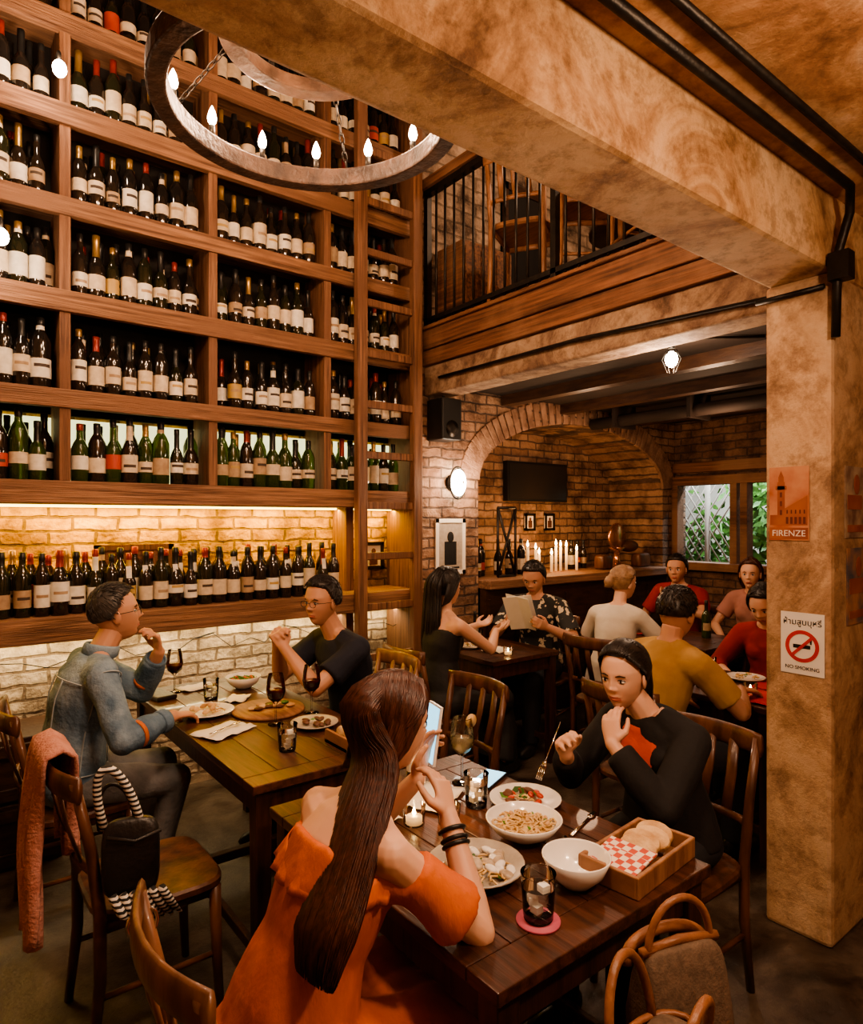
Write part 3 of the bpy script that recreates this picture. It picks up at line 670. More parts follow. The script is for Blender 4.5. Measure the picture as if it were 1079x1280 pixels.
    for i in range(nI+1):
        th=PI*i/nI
        for j in range(nJ):
            ph=2*PI*j/nJ; df,dl,dz_=math.sin(th)*math.cos(ph),math.sin(th)*math.sin(ph),math.cos(th)
            if lon: hlz=np.interp(df,[-1,-.1,.1,.3,.55,.85],[-.8,-.7,-.35,.25,.55,.68])
            else: hlz=np.interp(df,[-1,-.15,.1,.16,.4,.8],[-.55,-.42,-.1,-.05,.45,.62])
            t=min(max((dz_-hlz+.05)/.1,0),1); t=t*t*(3-2*t)
            q=noise.noise(V((df*5,dl*5,dz_*3))+C*7)
            part=-.02*math.exp(-(dl/.06)**2)*max(0,dz_) if lon else 0
            kk=.82+((.27 if not tight else .245)+(.045*q if not lon else .01*q)+part)*t
            vs.append(H(-.006+.1*kk*df,.084*kk*dl,.028+.098*kk*dz_))
    fs=[[i*nJ+j,(i+1)*nJ+j,(i+1)*nJ+(j+1)%nJ,i*nJ+(j+1)%nJ] for i in range(nI) for j in range(nJ)]
    mb.add(vs,fs,0,True)
    rnd=random.Random(len(name)); bg=hd<90; K=1.09 if not tight else 1.066
    def capstrand(d0,d1,r,lift=.004,n=8):
        pp=[]
        for q in range(n):
            t=q/(n-1); d=(V(d0)*(1-t)+V(d1)*t); d.normalize(); kk=K+lift; pp.append(H(-.006+.1*kk*d.x,.084*kk*d.y,.028+.098*kk*d.z))
        mb.tube(pp,[r*.6]+[r]*(n-2)+[r*.4],n=3)
    if hair=='short':
        for q in range(900 if not bg else 300):
            az=rnd.uniform(0,6.283); el_=rnd.uniform(-.3,1.5); df,dl,dz_=math.cos(el_)*math.cos(az),math.cos(el_)*math.sin(az),math.sin(el_)
            if dz_<np.interp(df,[-1,-.15,.1,.16,.4,.8],[-.48,-.36,-.03,0,.5,.64]): continue
            q2=H(-.006+.109*df,.092*dl,.028+.108*dz_); nrm=(q2-H(-.006,0,.028)).normalized()
            d=(hf*rnd.uniform(.3,.9)+hl*rnd.uniform(-.4,.4)-hu*(.9 if dz_<.55 else 0)); d=(d-d.dot(nrm)*nrm).normalized()
            mb.tube([q2-d*.018-nrm*.004,q2+nrm*.001,q2+d*.018-nrm*(.002 if dz_<.5 else -.004)],[.001,.0024,.0006],n=3)
    elif tight:
        for q in range(260 if not bg else 120):
            a=rnd.uniform(-1,1); fx=.72*math.cos(a*1.45); d0=V((fx,math.sin(a*1.45)*.8,.66-.75*abs(a)**1.5)).normalized(); capstrand(d0,(-1,rnd.uniform(-.12,.12),.05+rnd.uniform(-.1,.1)),.002,rnd.uniform(-.006,.006))
    else:
        for q in range(700 if not bg else 160):
            s_=rnd.choice((-1,1)); f0=rnd.uniform(-.92,.68); d0=V((f0,.04*s_,math.sqrt(1-f0*f0))); d1=V((min(.05,-.45+f0*.55)+rnd.uniform(-.1,.05),.9*s_,-.4+rnd.uniform(-.1,.1))); capstrand(d0,d1,.0019,rnd.uniform(-.004,.01),10)
        for s_ in(-1,1):
            for q in range(60 if not bg else 36):
                a=q/59 if not bg else q/35; j=rnd.uniform(-.003,.003)
                p_=[H(.03-.05*a,.004*s_,.128+j*.3),H(.056-.07*a,.035*s_,.115+.003*a),H(.05-.085*a,.07*s_,.075),H(.03-.08*a,.087*s_+j,.02),H(.0-.07*a,.09*s_+j,-.04),H(-.035-.05*a,.08*s_,-.09-.02*a),H(-.09-.02*a,.045*s_+j,-.12)]
                mb.tube(p_,[.002,.003,.0034,.0034,.0034,.003,.0015],n=4)
    if hair in('long','longfront'):
        G=hguide or [(-.02,0,.13),(-.1,0,.04),(-.115,0,-.08),(-.125,0,-.2),(-.13,0,-.34),(-.12,0,-.45)]
        if hguide: Gp=[H(*G[0]),H(*G[1])]+[V(q) for q in G[2:]]
        else: Gp=[H(*g_) for g_ in G[:3]]+[C+F*g_[0]+U*g_[2] for g_ in G[3:]]
        nG=len(Gp); Wd=[.03,.074]+[.078+.004*j for j in range(nG-3)]+[.075]; Dd=[.02,.035]+[.038]*(nG-3)+[.018]
        def cr(i,t):
            p=[Gp[max(0,min(nG-1,i+q))] for q in(-1,0,1,2)]
            return .5*((2*p[1])+(p[2]-p[0])*t+(2*p[0]-5*p[1]+4*p[2]-p[3])*t*t+(3*p[1]-p[0]-3*p[2]+p[3])*t**3)
        pts=[];wd=[];dd=[]
        for i in range(nG-1):
            for q in range(4):
                t=q/4; pts.append(cr(i,t)); wd.append(lerp(Wd[i],Wd[i+1],t)); dd.append(lerp(Dd[i],Dd[i+1],t))
        pts.append(Gp[-1]); wd.append(Wd[-1]); dd.append(Dd[-1]); n_=len(pts)
        mb.tube(pts[:-4],[(w*.95,d*.88) for w,d in zip(wd,dd)][:-4],n=28,ref=ul)
        fr_=[]
        for i in range(n_):
            T=(pts[min(i+1,n_-1)]-pts[max(i-1,0)]).normalized(); A=(ul-ul.dot(T)*T).normalized(); fr_.append((A,T.cross(A)))
        for q in range(2200 if hair=='longfront' else 220):
            a=rnd.uniform(0,2*PI); ca,sa=math.cos(a),math.sin(a); ph=rnd.uniform(0,6); am=rnd.uniform(.0,.003); cut=n_-int(rnd.uniform(0,3.6)); cc=[]; rr2=rnd.uniform(.95,1.05) if q%3 else rnd.uniform(.3,1)
            for i in range(1,cut):
                A,B=fr_[i]; cc.append(pts[i]+A*(wd[i]*ca*rr2+am*math.sin(i*.45+ph))+B*dd[i]*sa*rr2)
            rd=.0016 if hair=='longfront' else .0035
            if len(cc)>2: mb.tube(cc,[rd]*(len(cc)-2)+[rd*.8,.0005],n=3)
    if tight:
        p0=H(-.105,0,.03); mb.ell(p0,.03,n=12,k=8)
        q=[p0,H(-.14,0,.01),H(-.15,0,-.08),H(-.135,.0,-.2)] if hair=='pony' else [p0,H(-.125,0,.0),H(-.13,0,-.03)]
        mb.tube(q,[.022,.03,.028,.008] if hair=='pony' else [.035,.035,.02],n=12)
        for z in range(60):
            a=rnd.uniform(0,6.28); mb.tube([p+ul*.026*math.cos(a)+hf*.026*math.sin(a) for p in q],[.003]*(len(q)-1)+[.001],n=4)
    mb.obj('hair',hmat or m_hair,e)
    g=.012; mb=MB()
    if topstyle=='shirt':
        torso(mb,g)
        for s_ in(-1,1):
            el,w_,h=arms[s_]; S=SH[s_]; mb.ell(S,.054*k+g*.8,n=14,k=10); mb.tube([lerp(S,N,.75)+up*.008,lerp(S,N,.45)-up*.002,S],[.04*k+g*.6,.048*k+g,.053*k+g],n=12); mb.tube([sp(.84)+TL*s_*.075,S],[.075*k+g,.053*k+g],n=12)
            if sleeve<=1: mb.tube([S,lerp(S,el,sleeve*.5),lerp(S,el,sleeve)],[.055*k+g,.055*k+g,.053*k+g+.006],n=14)
            else:
                en=lerp(el,w_,sleeve-1); mb.tube([S,lerp(S,el,.5),el],[.055*k+g,.051*k+g,.044*k+g],n=14); mb.ell(el,.046*k+g,n=12,k=8)
                mb.tube([el,lerp(el,en,.5),en],[.044*k+g,.044*k+g,.034*k+g],n=14)
        mb.tube([N-up*.02,N+up*.006],[.066*k+g*.5,.058*k+g*.3],n=16)
    elif topstyle=='offshoulder':
        torso(mb,g,.83)
        for s_ in(-1,1):
            el,w_,h=arms[s_]; S=SH[s_]; mb.tube([lerp(S,el,.2),lerp(S,el,.45),lerp(S,el,.74)],[.047*k+g,.05*k+g,.05*k+g+.014],n=16)
            mb.tube([lerp(S,el,.3),sp(.8)+TL*s_*.09],[.045,.06],n=12)
    elif topstyle=='strap':
        torso(mb,.008,.83)
        for s_ in(-1,1): mb.tube([sp(.82)+F*.08+TL*s_*.07,N-up*.005+TL*s_*.08,sp(.82)-F*.07+TL*s_*.07],.009,n=6)
    if skirt:
        for s_ in(-1,1):
            h0,kn,an=HYP[s_]; mb.tube([h0,lerp(h0,kn,.5),kn+F*.02],[.11,.1,.085],n=14); mb.ell(kn,.08)
        h0=pel-U*.02; kn=P((knee,0,seat+.03)); mb.tube([h0,kn],[(.17,.08),(.15,.07)],n=16,ref=LT)
        mb.tube([kn+F*.02-U*.02,P((knee+.03,0,.28)),P((knee+.0,0,.12))],[(.17,.09),(.2,.11),(.22,.13)],n=18,ref=LT)
        mb.ell(pel-U*.02,(.17,.2,.12),ax=(F,LT,U),n=18,k=12)
    o=mb.obj('garment_top',top,e); remesh(o,.008,4,wr)
    if jacket:
        mb=MB(); gg=.016
        mb.tube([N+up*(.024+.014*math.cos(t*PI/10+PI))+F*(.006+.068*math.cos(t*PI/10))+LT*.068*math.sin(t*PI/10) for t in range(20)],[(.026,.008)]*20,n=8,ref=up+V((0,0,.01)),closed=True)
        mb.obj('collar',top,e); mb=MB()
        rg=lambda t,a0,a1,n=14:[surf(t,a0+(a1-a0)*q/n,gg) for q in range(n+1)]
        vg=lambda th,t0,t1,n=10:[surf(t0+(t1-t0)*q/n,th,gg) for q in range(n+1)]
        for p_ in(rg(.8,.5,PI-.5),rg(.1,0,2*PI,30),vg(PI*.36,.1,.8),vg(PI*.64,.1,.8),vg(-PI*.47,.1,.9),vg(-PI*.53,.1,.9),rg(.72,-PI*.15,-PI*.45,8),rg(.72,-PI*.55,-PI*.85,8),vg(0,.1,.7),vg(PI,.1,.7)): mb.tube(p_,.003,n=5)
        for s_ in(-1,1):
            el,w_,h=arms[s_]; S=SH[s_]; a=(el-S).normalized(); b=a.orthogonal().normalized(); c=a.cross(b); cc=lerp(S,el,.05)
            mb.tube([cc+(b*math.cos(t*PI/10)+c*math.sin(t*PI/10))*.0665 for t in range(20)],.003,n=5,closed=True)
        mb.obj('stitched_seams',m_seam,e); mb=MB()
        for s_ in(-1,1):
            el,w_,h=arms[s_]; a=(w_-el).normalized(); b=a.orthogonal().normalized(); c=a.cross(b)
            cc=lerp(el,w_,.28); mb.tube([cc+(b*math.cos(t*PI/10)+c*math.sin(t*PI/10))*.054 for t in range(20)],[(.01,.003)]*20,n=6,ref=a,closed=True)
        mb.obj('sleeve_stripe',m_ostripe,e); mb=MB()
        for s_ in(-1,1):
            el,w_,h=arms[s_]; a=(w_-el).normalized(); b=a.orthogonal().normalized(); c=a.cross(b); cc=lerp(el,w_,.78)
            mb.tube([cc+(b*math.cos(t*PI/10)+c*math.sin(t*PI/10))*.044 for t in range(20)],[(.022,.006)]*20,n=8,ref=a,closed=True)
        mb.obj('cuffs',top,e)
    if topstyle=='offshoulder':
        mb=MB(); n_=96; rows=5; vs=[]
        for r in range(rows):
            for t in range(n_):
                a=t*2*PI/n_; ss=1+.03+.07*r/(rows-1)+ (.035*math.sin(a*17)+.02*math.sin(a*29+1))*r/(rows-1)
                vs.append(sp(.83)-up*(.013*r)+TL*(.158*ss)*math.cos(a)+F*(.112*ss)*math.sin(a))
        fs=[[r*n_+t,r*n_+(t+1)%n_,(r+1)*n_+(t+1)%n_,(r+1)*n_+t] for r in range(rows-1) for t in range(n_)]
        mb.add(vs,fs,0,True); o=mb.obj('ruffle',top,e); q=o.modifiers.new('s','SOLIDIFY'); q.thickness=.003
    if inner:
        mb=MB(); vs=[]; nt_,nw=14,9
        for i in range(nt_+1):
            t=.42+.56*i/nt_; wv=.16+.42*(i/nt_)**1.5
            for j in range(nw+1):
                th=-PI/2+wv*(2*j/nw-1); vs.append(surf(t,th,.0165+.022*math.exp(-((t-.68)/.13)**2)))
        fs=[[i*(nw+1)+j,i*(nw+1)+j+1,(i+1)*(nw+1)+j+1,(i+1)*(nw+1)+j] for i in range(nt_) for j in range(nw)]
        mb.add(vs,fs,0,True); o=mb.obj('inner_shirt',inner,e); q=o.modifiers.new('s','SOLIDIFY'); q.thickness=.004
    if bottom:
        mb=MB(); mb.ell(pel-U*.01,(.14,.185,.105),ax=(F,LT,U),n=16,k=10)
        for s_ in(-1,1):
            h0,kn,an=HYP[s_]; mb.tube([h0,lerp(h0,kn,.5),kn],[.1*k,.085*k,.068*k],n=14); mb.ell(kn,.069*k); mb.tube([kn,lerp(kn,an,.4),an],[.068*k,.066*k,.056*k],n=14)
        o=mb.obj('trousers',bottom,e); remesh(o,.01,3,wr)
    mb=MB()
    for s_ in(-1,1):
        an=HYP[s_][2]; a=V((an.x,an.y,.045)); mb.ell(a+F*.055,(.13,.044,.044),ax=(F,LT,U),n=14,k=8); mb.ell(a-F*.02+U*.02,(.05,.038,.05),ax=(F,LT,U))
    mb.obj('shoes',m_leatherk,e)
    return dict(e=e,C=C,H=H,arms=arms,SH=SH,P=P,F=F,N=N)

pf=person('woman_in_orange_dress',(.58,1.24),0,'f',neck=(.2,.01,.99),head=(.325,.075,1.13),hyaw=-.15,hpitch=-.1,
  R=dict(w=(.38,-.07,.94),pole=(.4,-.5,-.9),d=(.15,.5,.85),n=(-.35,.8,-.4),curl=.6),
  L=dict(w=(.44,.13,.95),pole=(.2,.6,-.9),d=(.35,.15,.8),n=(.3,-.9,0),curl=.5),
  skin=m_skinf,top=m_orange,topstyle='offshoulder',skirt=True,hair='longfront',hmat=m_hairb,vox=.0045,wr=.006,
  hguide=[(-.0,0,.122),(-.095,0,.045),(.82,1.27,1.07),(.735,1.2,.975),(.66,1.15,.89),(.61,1.12,.83),(.58,1.105,.765)])
pr_=person('woman_in_black_cardigan',(2.06,1.3),PI,'f',neck=(.09,-.02,.96),head=(.155,-.075,1.09),hyaw=.12,hpitch=-.1,
  R=dict(w=(.4,-.12,.86),pole=(.1,-.5,-.9),d=(.35,0.15,.6),n=(.2,.9,-.2),curl=.75),
  L=dict(w=(.3,-.015,.9),pole=(.2,.6,-.9),d=(-.28,-.3,.85),n=(-.8,-.1,-.4),curl=.55),
  skin=m_skinf,top=m_blackc,sleeve=1.85,bottom=m_dkcloth,hair='pony',hmat=m_hair,vox=.0045,inner=m_coral,seat=.44)
pd=person('man_in_denim_jacket',(.5,3.1),0,'m',neck=(.1,-.02,1.045),head=(.18,.0,1.215),hyaw=-.2,hpitch=.16,
  R=dict(w=(.34,-.26,.80),pole=(-.2,-.6,-.6),d=(.9,.35,-.1),n=(0,0,-1),curl=.5),
  L=dict(w=(.35,-.02,1.03),pole=(.5,.3,-.9),d=(-.15,-.1,.9),n=(-.9,-.1,-.1),curl=.8),
  top=m_denim,sleeve=1.8,bottom=m_jeans,hair='short',hmat=m_hairgy,vox=.0055,wr=.009,glasses=True,knee=.4,foot=.3,jacket=True)
pn=person('man_in_navy_tshirt',(1.84,3.02),PI,'m',neck=(.14,.03,1.03),head=(.22,.03,1.205),hyaw=.3,hpitch=-.02,
  R=dict(w=(.43,-.04,1.0),pole=(.1,-.5,-.9),d=(.25,.5,.8),n=(-.2,.9,0),curl=.8),
  L=dict(w=(.44,.06,1.0),pole=(.1,.6,-.9),d=(.25,-.5,.8),n=(-.2,-.9,0),curl=.8),
  top=m_navy,sleeve=.7,bottom=m_dkcloth,hair='short',vox=.0055,glasses=True)
person('woman_in_black_dress',(2.5,3.14),0,'f',neck=(.05,.0,1.04),head=(.09,.03,1.205),hyaw=-.1,
  R=dict(w=(.42,-.06,.91),pole=(0,-.6,-.7),d=(1,.1,.1),n=(0,.3,1),curl=.5),
  L=dict(w=(.44,.14,.92),pole=(0,.6,-.7),d=(1,-.1,.1),n=(0,-.3,1),curl=.5),
  skin=m_skinf,top=m_blackd,topstyle='strap',skirt=True,hair='long',hmat=m_hair,hd=64)
pp=person('man_in_patterned_shirt',(3.7,3.42),PI+.35,'m',neck=(.08,0,1.04),head=(.12,0,1.19),hyaw=.1,hpitch=-.35,
  R=dict(w=(.34,-.1,.9),pole=(-.1,-.6,-.7),d=(.6,.2,.4),n=(.1,.9,.2),curl=.6),
  L=dict(w=(.36,.2,.88),pole=(-.1,.6,-.7),d=(.8,-.2,.3),n=(0,-.9,.3),curl=.6),
  top=m_pat,sleeve=.8,bottom=m_dkcloth,hair='short',hd=64)
person('woman_in_white_tshirt',(3.66,2.74),.15,'f',neck=(.1,0,1.03),head=(.17,.0,1.19),hyaw=-.5,
  R=dict(w=(.42,-.12,.8),pole=(-.1,-.6,-.5),d=(1,.1,-.1),n=(0,0,-1),curl=.5),skin=m_skinf,top=m_tee,sleeve=.8,bottom=m_dkcloth,hair='tied',hmat=m_hairg,hd=64)
person('man_in_mustard_tshirt',(2.72,1.82),-.25,'m',neck=(.12,0,1.02),head=(.17,.0,1.17),hyaw=.2,hpitch=-.2,
  R=dict(w=(.45,-.12,.8),pole=(-.1,-.6,-.5),d=(1,0,-.1),n=(0,0,-1),curl=.4),top=m_must,sleeve=.75,bottom=m_dkcloth,hair='short',hd=92)
person('woman_in_red_top',(4.0,1.82),PI,'f',neck=(.1,0,1.0),head=(.16,0,1.13),hyaw=.1,hpitch=-.45,skin=m_skinf,top=m_redc,sleeve=1.4,bottom=m_dkcloth,hair='long',vox=.0075,hd=64)
person('man_in_red_shirt',(5.2,3.15),PI,'m',head=(.1,0,1.2),hyaw=.3,L=dict(w=(.34,.1,.95),pole=(0,.8,-.4),d=(.2,-.8,.6),n=(0,-.4,1),curl=.5),top=m_redc,sleeve=.7,bottom=m_dkcloth,vox=.0085,hd=64)
person('woman_in_pink_top',(5.2,2.52),PI,'f',head=(.1,0,1.2),hyaw=.3,skin=m_skinf,top=m_brownc,sleeve=.6,bottom=m_dkcloth,hair='long',hmat=m_hairb,vox=.0085,hd=64)

w=pf['arms'][1][1]; c=w+V((.065,.02,.1))
mb=MB(); Rp=Matrix.Rotation(-.25,3,'Z')@Matrix.Rotation(.15,3,'Y'); mb.box(c,(.008,.075,.155),0,R=Rp); mb.box(c-Rp@V((.0046,0,0)),(.001,.068,.145),1,R=Rp); mb.obj('smartphone',[m_cer,m_screen],bevel=.002)
el,w,h=pf['arms'][-1]; d=(w-el).normalized(); mb=MB()
for q in(.03,.05,.062):
    c=w-d*q; a=d.orthogonal().normalized(); b=d.cross(a); mb.tube([c+(a*math.cos(t*PI/8)+b*math.sin(t*PI/8))*.0285 for t in range(16)],.005,n=6,closed=True)
mb.obj('bracelet',m_black)
el,w,h=pr_['arms'][-1]; F_=pr_['F']; c=w+F_*.06+V((0,0,.06)); mb=MB(); dd=(F_*.6+V((0,-.1,-.7))).normalized()
mb.tube([c-dd*.06,c+dd*.07],[(.0035,.002)]*2,n=6); mb.tube([c+dd*.07,c+dd*.09],[(.004,.002),(.013,.002)],n=6,ref=(0,1,0))
for q in(-.0105,-.0035,.0035,.0105): mb.tube([c+dd*.088+V((0,q,0)),c+dd*.135+V((0,q,0))],.0018,n=5)
mb.obj('fork',m_steel)
p=pp['P']((.46,.05,.98)); mb=MB(); Rm=Matrix.Rotation(PI+.35,3,'Z')@Matrix.Rotation(.55,3,'Y'); mb.box(p,(.003,.2,.28),0,R=Rm@Matrix.Rotation(.25,3,'Z')); mb.box(p+V((0.0,.0,.004)),(.003,.19,.27),0,R=Rm@Matrix.Rotation(-.25,3,'Z')); mb.obj('paper_menu',m_paper)

# ------------------------------------------------------------------ tableware
T=.7505
def foodbits(mb,food,rn,c,k):
    s=food[k][1]; kind=food[k][2]
    if kind=='n':
        A=rn.uniform(0,6.28); mb.tube([c+V((math.cos(A+t*.7)*s*1.4,math.sin(A+t*.7)*s*1.4,.003*math.sin(t*2))) for t in range(6)],.0028,k,5)
    elif kind=='l':
        d=V((rn.uniform(-1,1),rn.uniform(-1,1),rn.uniform(-.1,.6))).normalized(); w_=d.orthogonal().normalized()*s*.5; mb.add([c-d*s,c+w_,c+d*s,c-w_],[[0,1,2,3]],k)
    else:
        A=rn.uniform(0,3); mb.ell(c,(s,s*.7,s*.45),k,ax=(V((math.cos(A),math.sin(A),.2)).normalized(),V((-math.sin(A),math.cos(A),0)),V((0,0,1))),n=10,k=6)
def plate(name,x,y,r=.12,mat=None,food=None,n=30,fr=.7,z=T,seed=1,h=.018):
    e=empty(name,(x,y,z)); mb=MB()
    mb.lathe([(r*.55,0),(r*.62,.003),(r,h),(r*1.0,h+.003),(r*.97,h+.003),(r*.6,.007),(.001,.006)],(x,y,z),n=28); mb.obj('dish',mat or m_cer,e)
    if food:
        rn=random.Random(seed); mats=[f_[0] for f_ in food]; mb=MB()
        for i in range(n):
            a=rn.uniform(0,6.28); q=r*fr*math.sqrt(rn.random()); k=rn.randrange(len(food)); s=food[k][1]
            foodbits(mb,food,rn,V((x+q*math.cos(a),y+q*math.sin(a),z+.012+rn.random()*.02*(1-q/r)+s*.3)),k)
        mb.obj('food',mats,e)
    return e
def bowl(name,x,y,r=.09,h=.06,mat=None,food=None,n=40,seed=1):
    e=empty(name,(x,y,T)); mb=MB(); mb.lathe([(r*.4,0),(r*.45,.004),(r*.8,h*.45),(r,h),(r*.97,h+.002),(r*.95,h-.002),(r*.75,h*.5),(r*.35,.012),(.001,.01)],(x,y,T),n=32); mb.obj('bowl_body',mat or m_cer,e)
    if food:
        rn=random.Random(seed); mats=[f_[0] for f_ in food]; mb=MB()
        mb.ell((x,y,T+h*.5),(r*.74,r*.74,h*.22),0,n=20,k=8)
        for i in range(n):
            a=rn.uniform(0,6.28); q=r*.72*math.sqrt(rn.random()); k=rn.randrange(len(food))
            foodbits(mb,food,rn,V((x+q*math.cos(a),y+q*math.sin(a),T+h*.72+rn.random()*.012*(1-q/r))),k)
        mb.obj('food',mats,e)
def glass(name,x,y,kind='wine',fill=None,z=T):
    e=empty(name,(x,y,z)); mb=MB()
    if kind=='wine': pr=[(.001,.004),(.033,.001),(.033,.003),(.006,.008),(.004,.02),(.004,.085),(.012,.095),(.034,.115),(.041,.145),(.037,.19),(.031,.215)]
    else: pr=[(.001,.004),(.031,.004),(.033,.01),(.038,.1)]
    mb.lathe(pr,(x,y,z),n=24,cap=False)
    R_=pr[-1][0]; mb.tube([(x+R_*math.cos(t*PI/14),y+R_*math.sin(t*PI/14),z+pr[-1][1]) for t in range(28)],.0012,n=5,closed=True)
    if kind!='wine': mb.lathe([(.03,0),(.032,.004)],(x,y,z),n=20)
    mb.obj('glass_body',m_glass,e)
    mb=MB()
    if kind=='wine': mb.lathe([(.001,.0985),(.010,.0985),(.032,.1175),(.0375,.135),(.038,.148),(.001,.148)],(x,y,z),n=20)
    else: mb.lathe([(.001,.07),(.035,.07)],(x,y,z),n=20,cap=False)
    mb.obj('drink',m_wine if fill is None else fill,e)
    if kind!='wine':
        mb=MB(); 
        for q in range(4): mb.box((x+random.uniform(-.014,.014),y+random.uniform(-.014,.014),z+.022+q*.016),(.02,.02,.015),rz=q)
        mb.obj('ice_cubes',m_ice,e)
    return e
def candlejar(x,y,z=T):
    e=empty('tealight_candle',(x,y,z)); mb=MB(); mb.lathe([(.001,.001),(.03,.001),(.034,.055)],(x,y,z),n=20,cap=False); mb.obj('holder',m_glass,e)
    mb=MB(); mb.lathe([(.024,.003),(.024,.022)],(x,y,z),n=16); mb.obj('wax',m_wax,e); mb=MB(); mb.lathe([(.001,.023),(.006,.031),(.001,.048)],(x,y,z),n=8); mb.obj('flame',m_flame,e)
def cutlery(name,x,y,a,z=T,L=.18):
    mb=MB(); d=V((math.cos(a),math.sin(a),0)); s=V((-d.y,d.x,0)); c=V((x,y,z+.003))
    mb.tube([c-d*L/2,c,c+d*L*.25],[(.007,.0018),(.004,.0018),(.005,.0018)],n=6,ref=s); mb.tube([c+d*L*.25,c+d*L*.33,c+d*L*.5],[(.005,.0018),(.012,.002),(.006,.0018)],n=8,ref=s); mb.obj(name,m_steel)
def napkin(name,x,y,rz=0,s=.1,mat=None,z=T):
    mb=MB(); R_=Matrix.Rotation(rz,3,'Z'); n=8; vs=[];fs=[]
    for i in range(n+1):
        for j in range(n+1):
            u=(i/n-.5)*2;v=(j/n-.5)*2; vs.append(V((x,y,z+.004+.018*abs(noise.noise(V((u*1.7+x*5,v*1.7,y)))))) + R_@V((u*s,v*s*.7,0)))
    for i in range(n):
        for j in range(n): a=i*(n+1)+j; fs.append([a,a+n+1,a+n+2,a+1])
    mb.add(vs,fs,0,True); o=mb.obj(name,mat or m_paper); q=o.modifiers.new('s','SOLIDIFY'); q.thickness=.002
pas=[(m_pasta,.012,'n'),(m_pasta,.012,'n'),(m_green,.008,'l'),(m_bread,.009,'b')]
plate('dinner_plate',1.08,1.21,.12,m_stone,[(m_clam,.022,'b'),(m_cer,.018,'b'),(m_pasta,.012,'n'),(m_green,.007,'l')],70,.72,h=.03,seed=3)
bowl('pasta_bowl',1.31,1.27,.105,.055,m_cer,pas,80,2)
bowl('white_bowl',1.24,1.03,.082,.07)
plate('dinner_plate',1.47,1.42,.11,m_cer,[(m_meat,.02,'b'),(m_green,.02,'l'),(m_tom,.014,'b'),(m_pasta,.01,'n')],34,.6,seed=5)
e=empty('bread_box',(1.43,1.0,T)); mb=MB(); c=V((1.43,.99,T)); Rb=Matrix.Rotation(.1,3,'Z')
for p_,s_ in(((0,0,.005),(.28,.15,.01)),((-.14,0,.026),(.012,.15,.052)),((.14,0,.026),(.012,.15,.052)),((0,-.075,.026),(.29,.012,.052)),((0,.075,.026),(.29,.012,.052))): mb.box(c+Rb@V(p_),s_,R=Rb)
mb.obj('tray',m_board,e,bevel=.003)
mb=MB()
for i in range(4):
    p_=c+Rb@V((-.0+.034*i,.01*(i%2),.045)); Rr=Rb@Matrix.Rotation(1.0,3,'Y'); ax=(Rr@V((1,0,0)),Rr@V((0,1,0)),Rr@V((0,0,1)))
    mb.tube([p_-ax[0]*.007,p_+ax[0]*.007],[(.034,.05)]*2,n=18,ref=ax[2],sm=False)
mb.obj('bread_slices',m_bread,e,bevel=.004)
mb=MB(); mb.box(c+Rb@V((-.075,0,.05)),(.11,.125,.004),R=Rb@Matrix.Rotation(-.15,3,'Y')); mb.obj('napkin',m_check,e)
glass('water_glass',1.06,.985,'water',m_water,z=T+.006); mb=MB(); mb.lathe([(.048,0),(.048,.005)],(1.06,.985,T),n=24); mb.obj('coaster',m_pink)
glass('water_glass',1.34,1.50,'water',m_water)
glass('cocktail_glass',1.42,1.66,'wine',m_cock); mb=MB(); mb.lathe([(.022,0),(.022,.005)],(1.445,1.64,T+.205),n=16,ax=(V((1,0,0)),V((0,0,1)),V((0,1,0)))); mb.obj('lemon_slice',m_pasta)
candlejar(1.2,1.46); candlejar(1.12,1.52)
napkin('napkin',1.27,1.62,.5); napkin('napkin',1.02,1.6,.2,.08)
mb=MB(); mb.box((1.5,1.62,T+.005),(.15,.075,.008),0,rz=.4); mb.box((1.5,1.62,T+.0095),(.14,.068,.001),1,rz=.4); mb.obj('smartphone',[m_black,m_screen])
mb=MB(); bottle(mb,1.30,1.76,T,.75,0); mb.obj('sauce_bottle',BM)
cutlery('spoon',1.34,1.13,.9,T+.002); cutlery('table_fork',1.5,1.22,.3)
plate('dinner_plate',1.02,2.95,.12,m_cer,[(m_bread,.02,'b'),(m_pasta,.014,'n')],14,.6,seed=8)
plate('dinner_plate',1.32,2.5,.1,m_stone,[(m_meat,.018,'b'),(m_green,.012,'l')],14,.6,seed=9)
mb=MB(); mb.lathe([(.16,0),(.165,.006),(.16,.014)],(1.26,2.83,T),n=32); mb.obj('round_serving_board',m_board)
mb=MB()
for i in range(16): a=random.random()*6.28;q=random.random()*.11; mb.ell((1.26+q*math.cos(a),2.83+q*math.sin(a),T+.022),(.022,.018,.008),random.randrange(3),n=10,k=6)
mb.obj('antipasti_food',[m_bread,m_meat,m_green])
bowl('salad_bowl',1.33,3.3,.09,.06,m_cer,[(m_green,.02,'l'),(m_green,.018,'l'),(m_tom,.012,'b')],50,4)
glass('red_wine_glass',1.2,2.62); glass('red_wine_glass',1.40,2.68); glass('red_wine_glass',1.02,3.42); glass('water_glass',1.1,2.3,'water',m_water); glass('water_glass',1.12,3.18,'water',m_water)
napkin('napkin',.99,2.66,.4,.11); napkin('napkin',1.14,3.44,.1,.09); napkin('napkin',1.22,3.1,.9,.07)
cutlery('table_fork',.99,2.64,.5,T+.02)
mb=MB(); mb.box((.93,3.38,T+.012),(.1,.19,.022),rz=.2); mb.obj('leather_wallet',m_leatherk,bevel=.006)
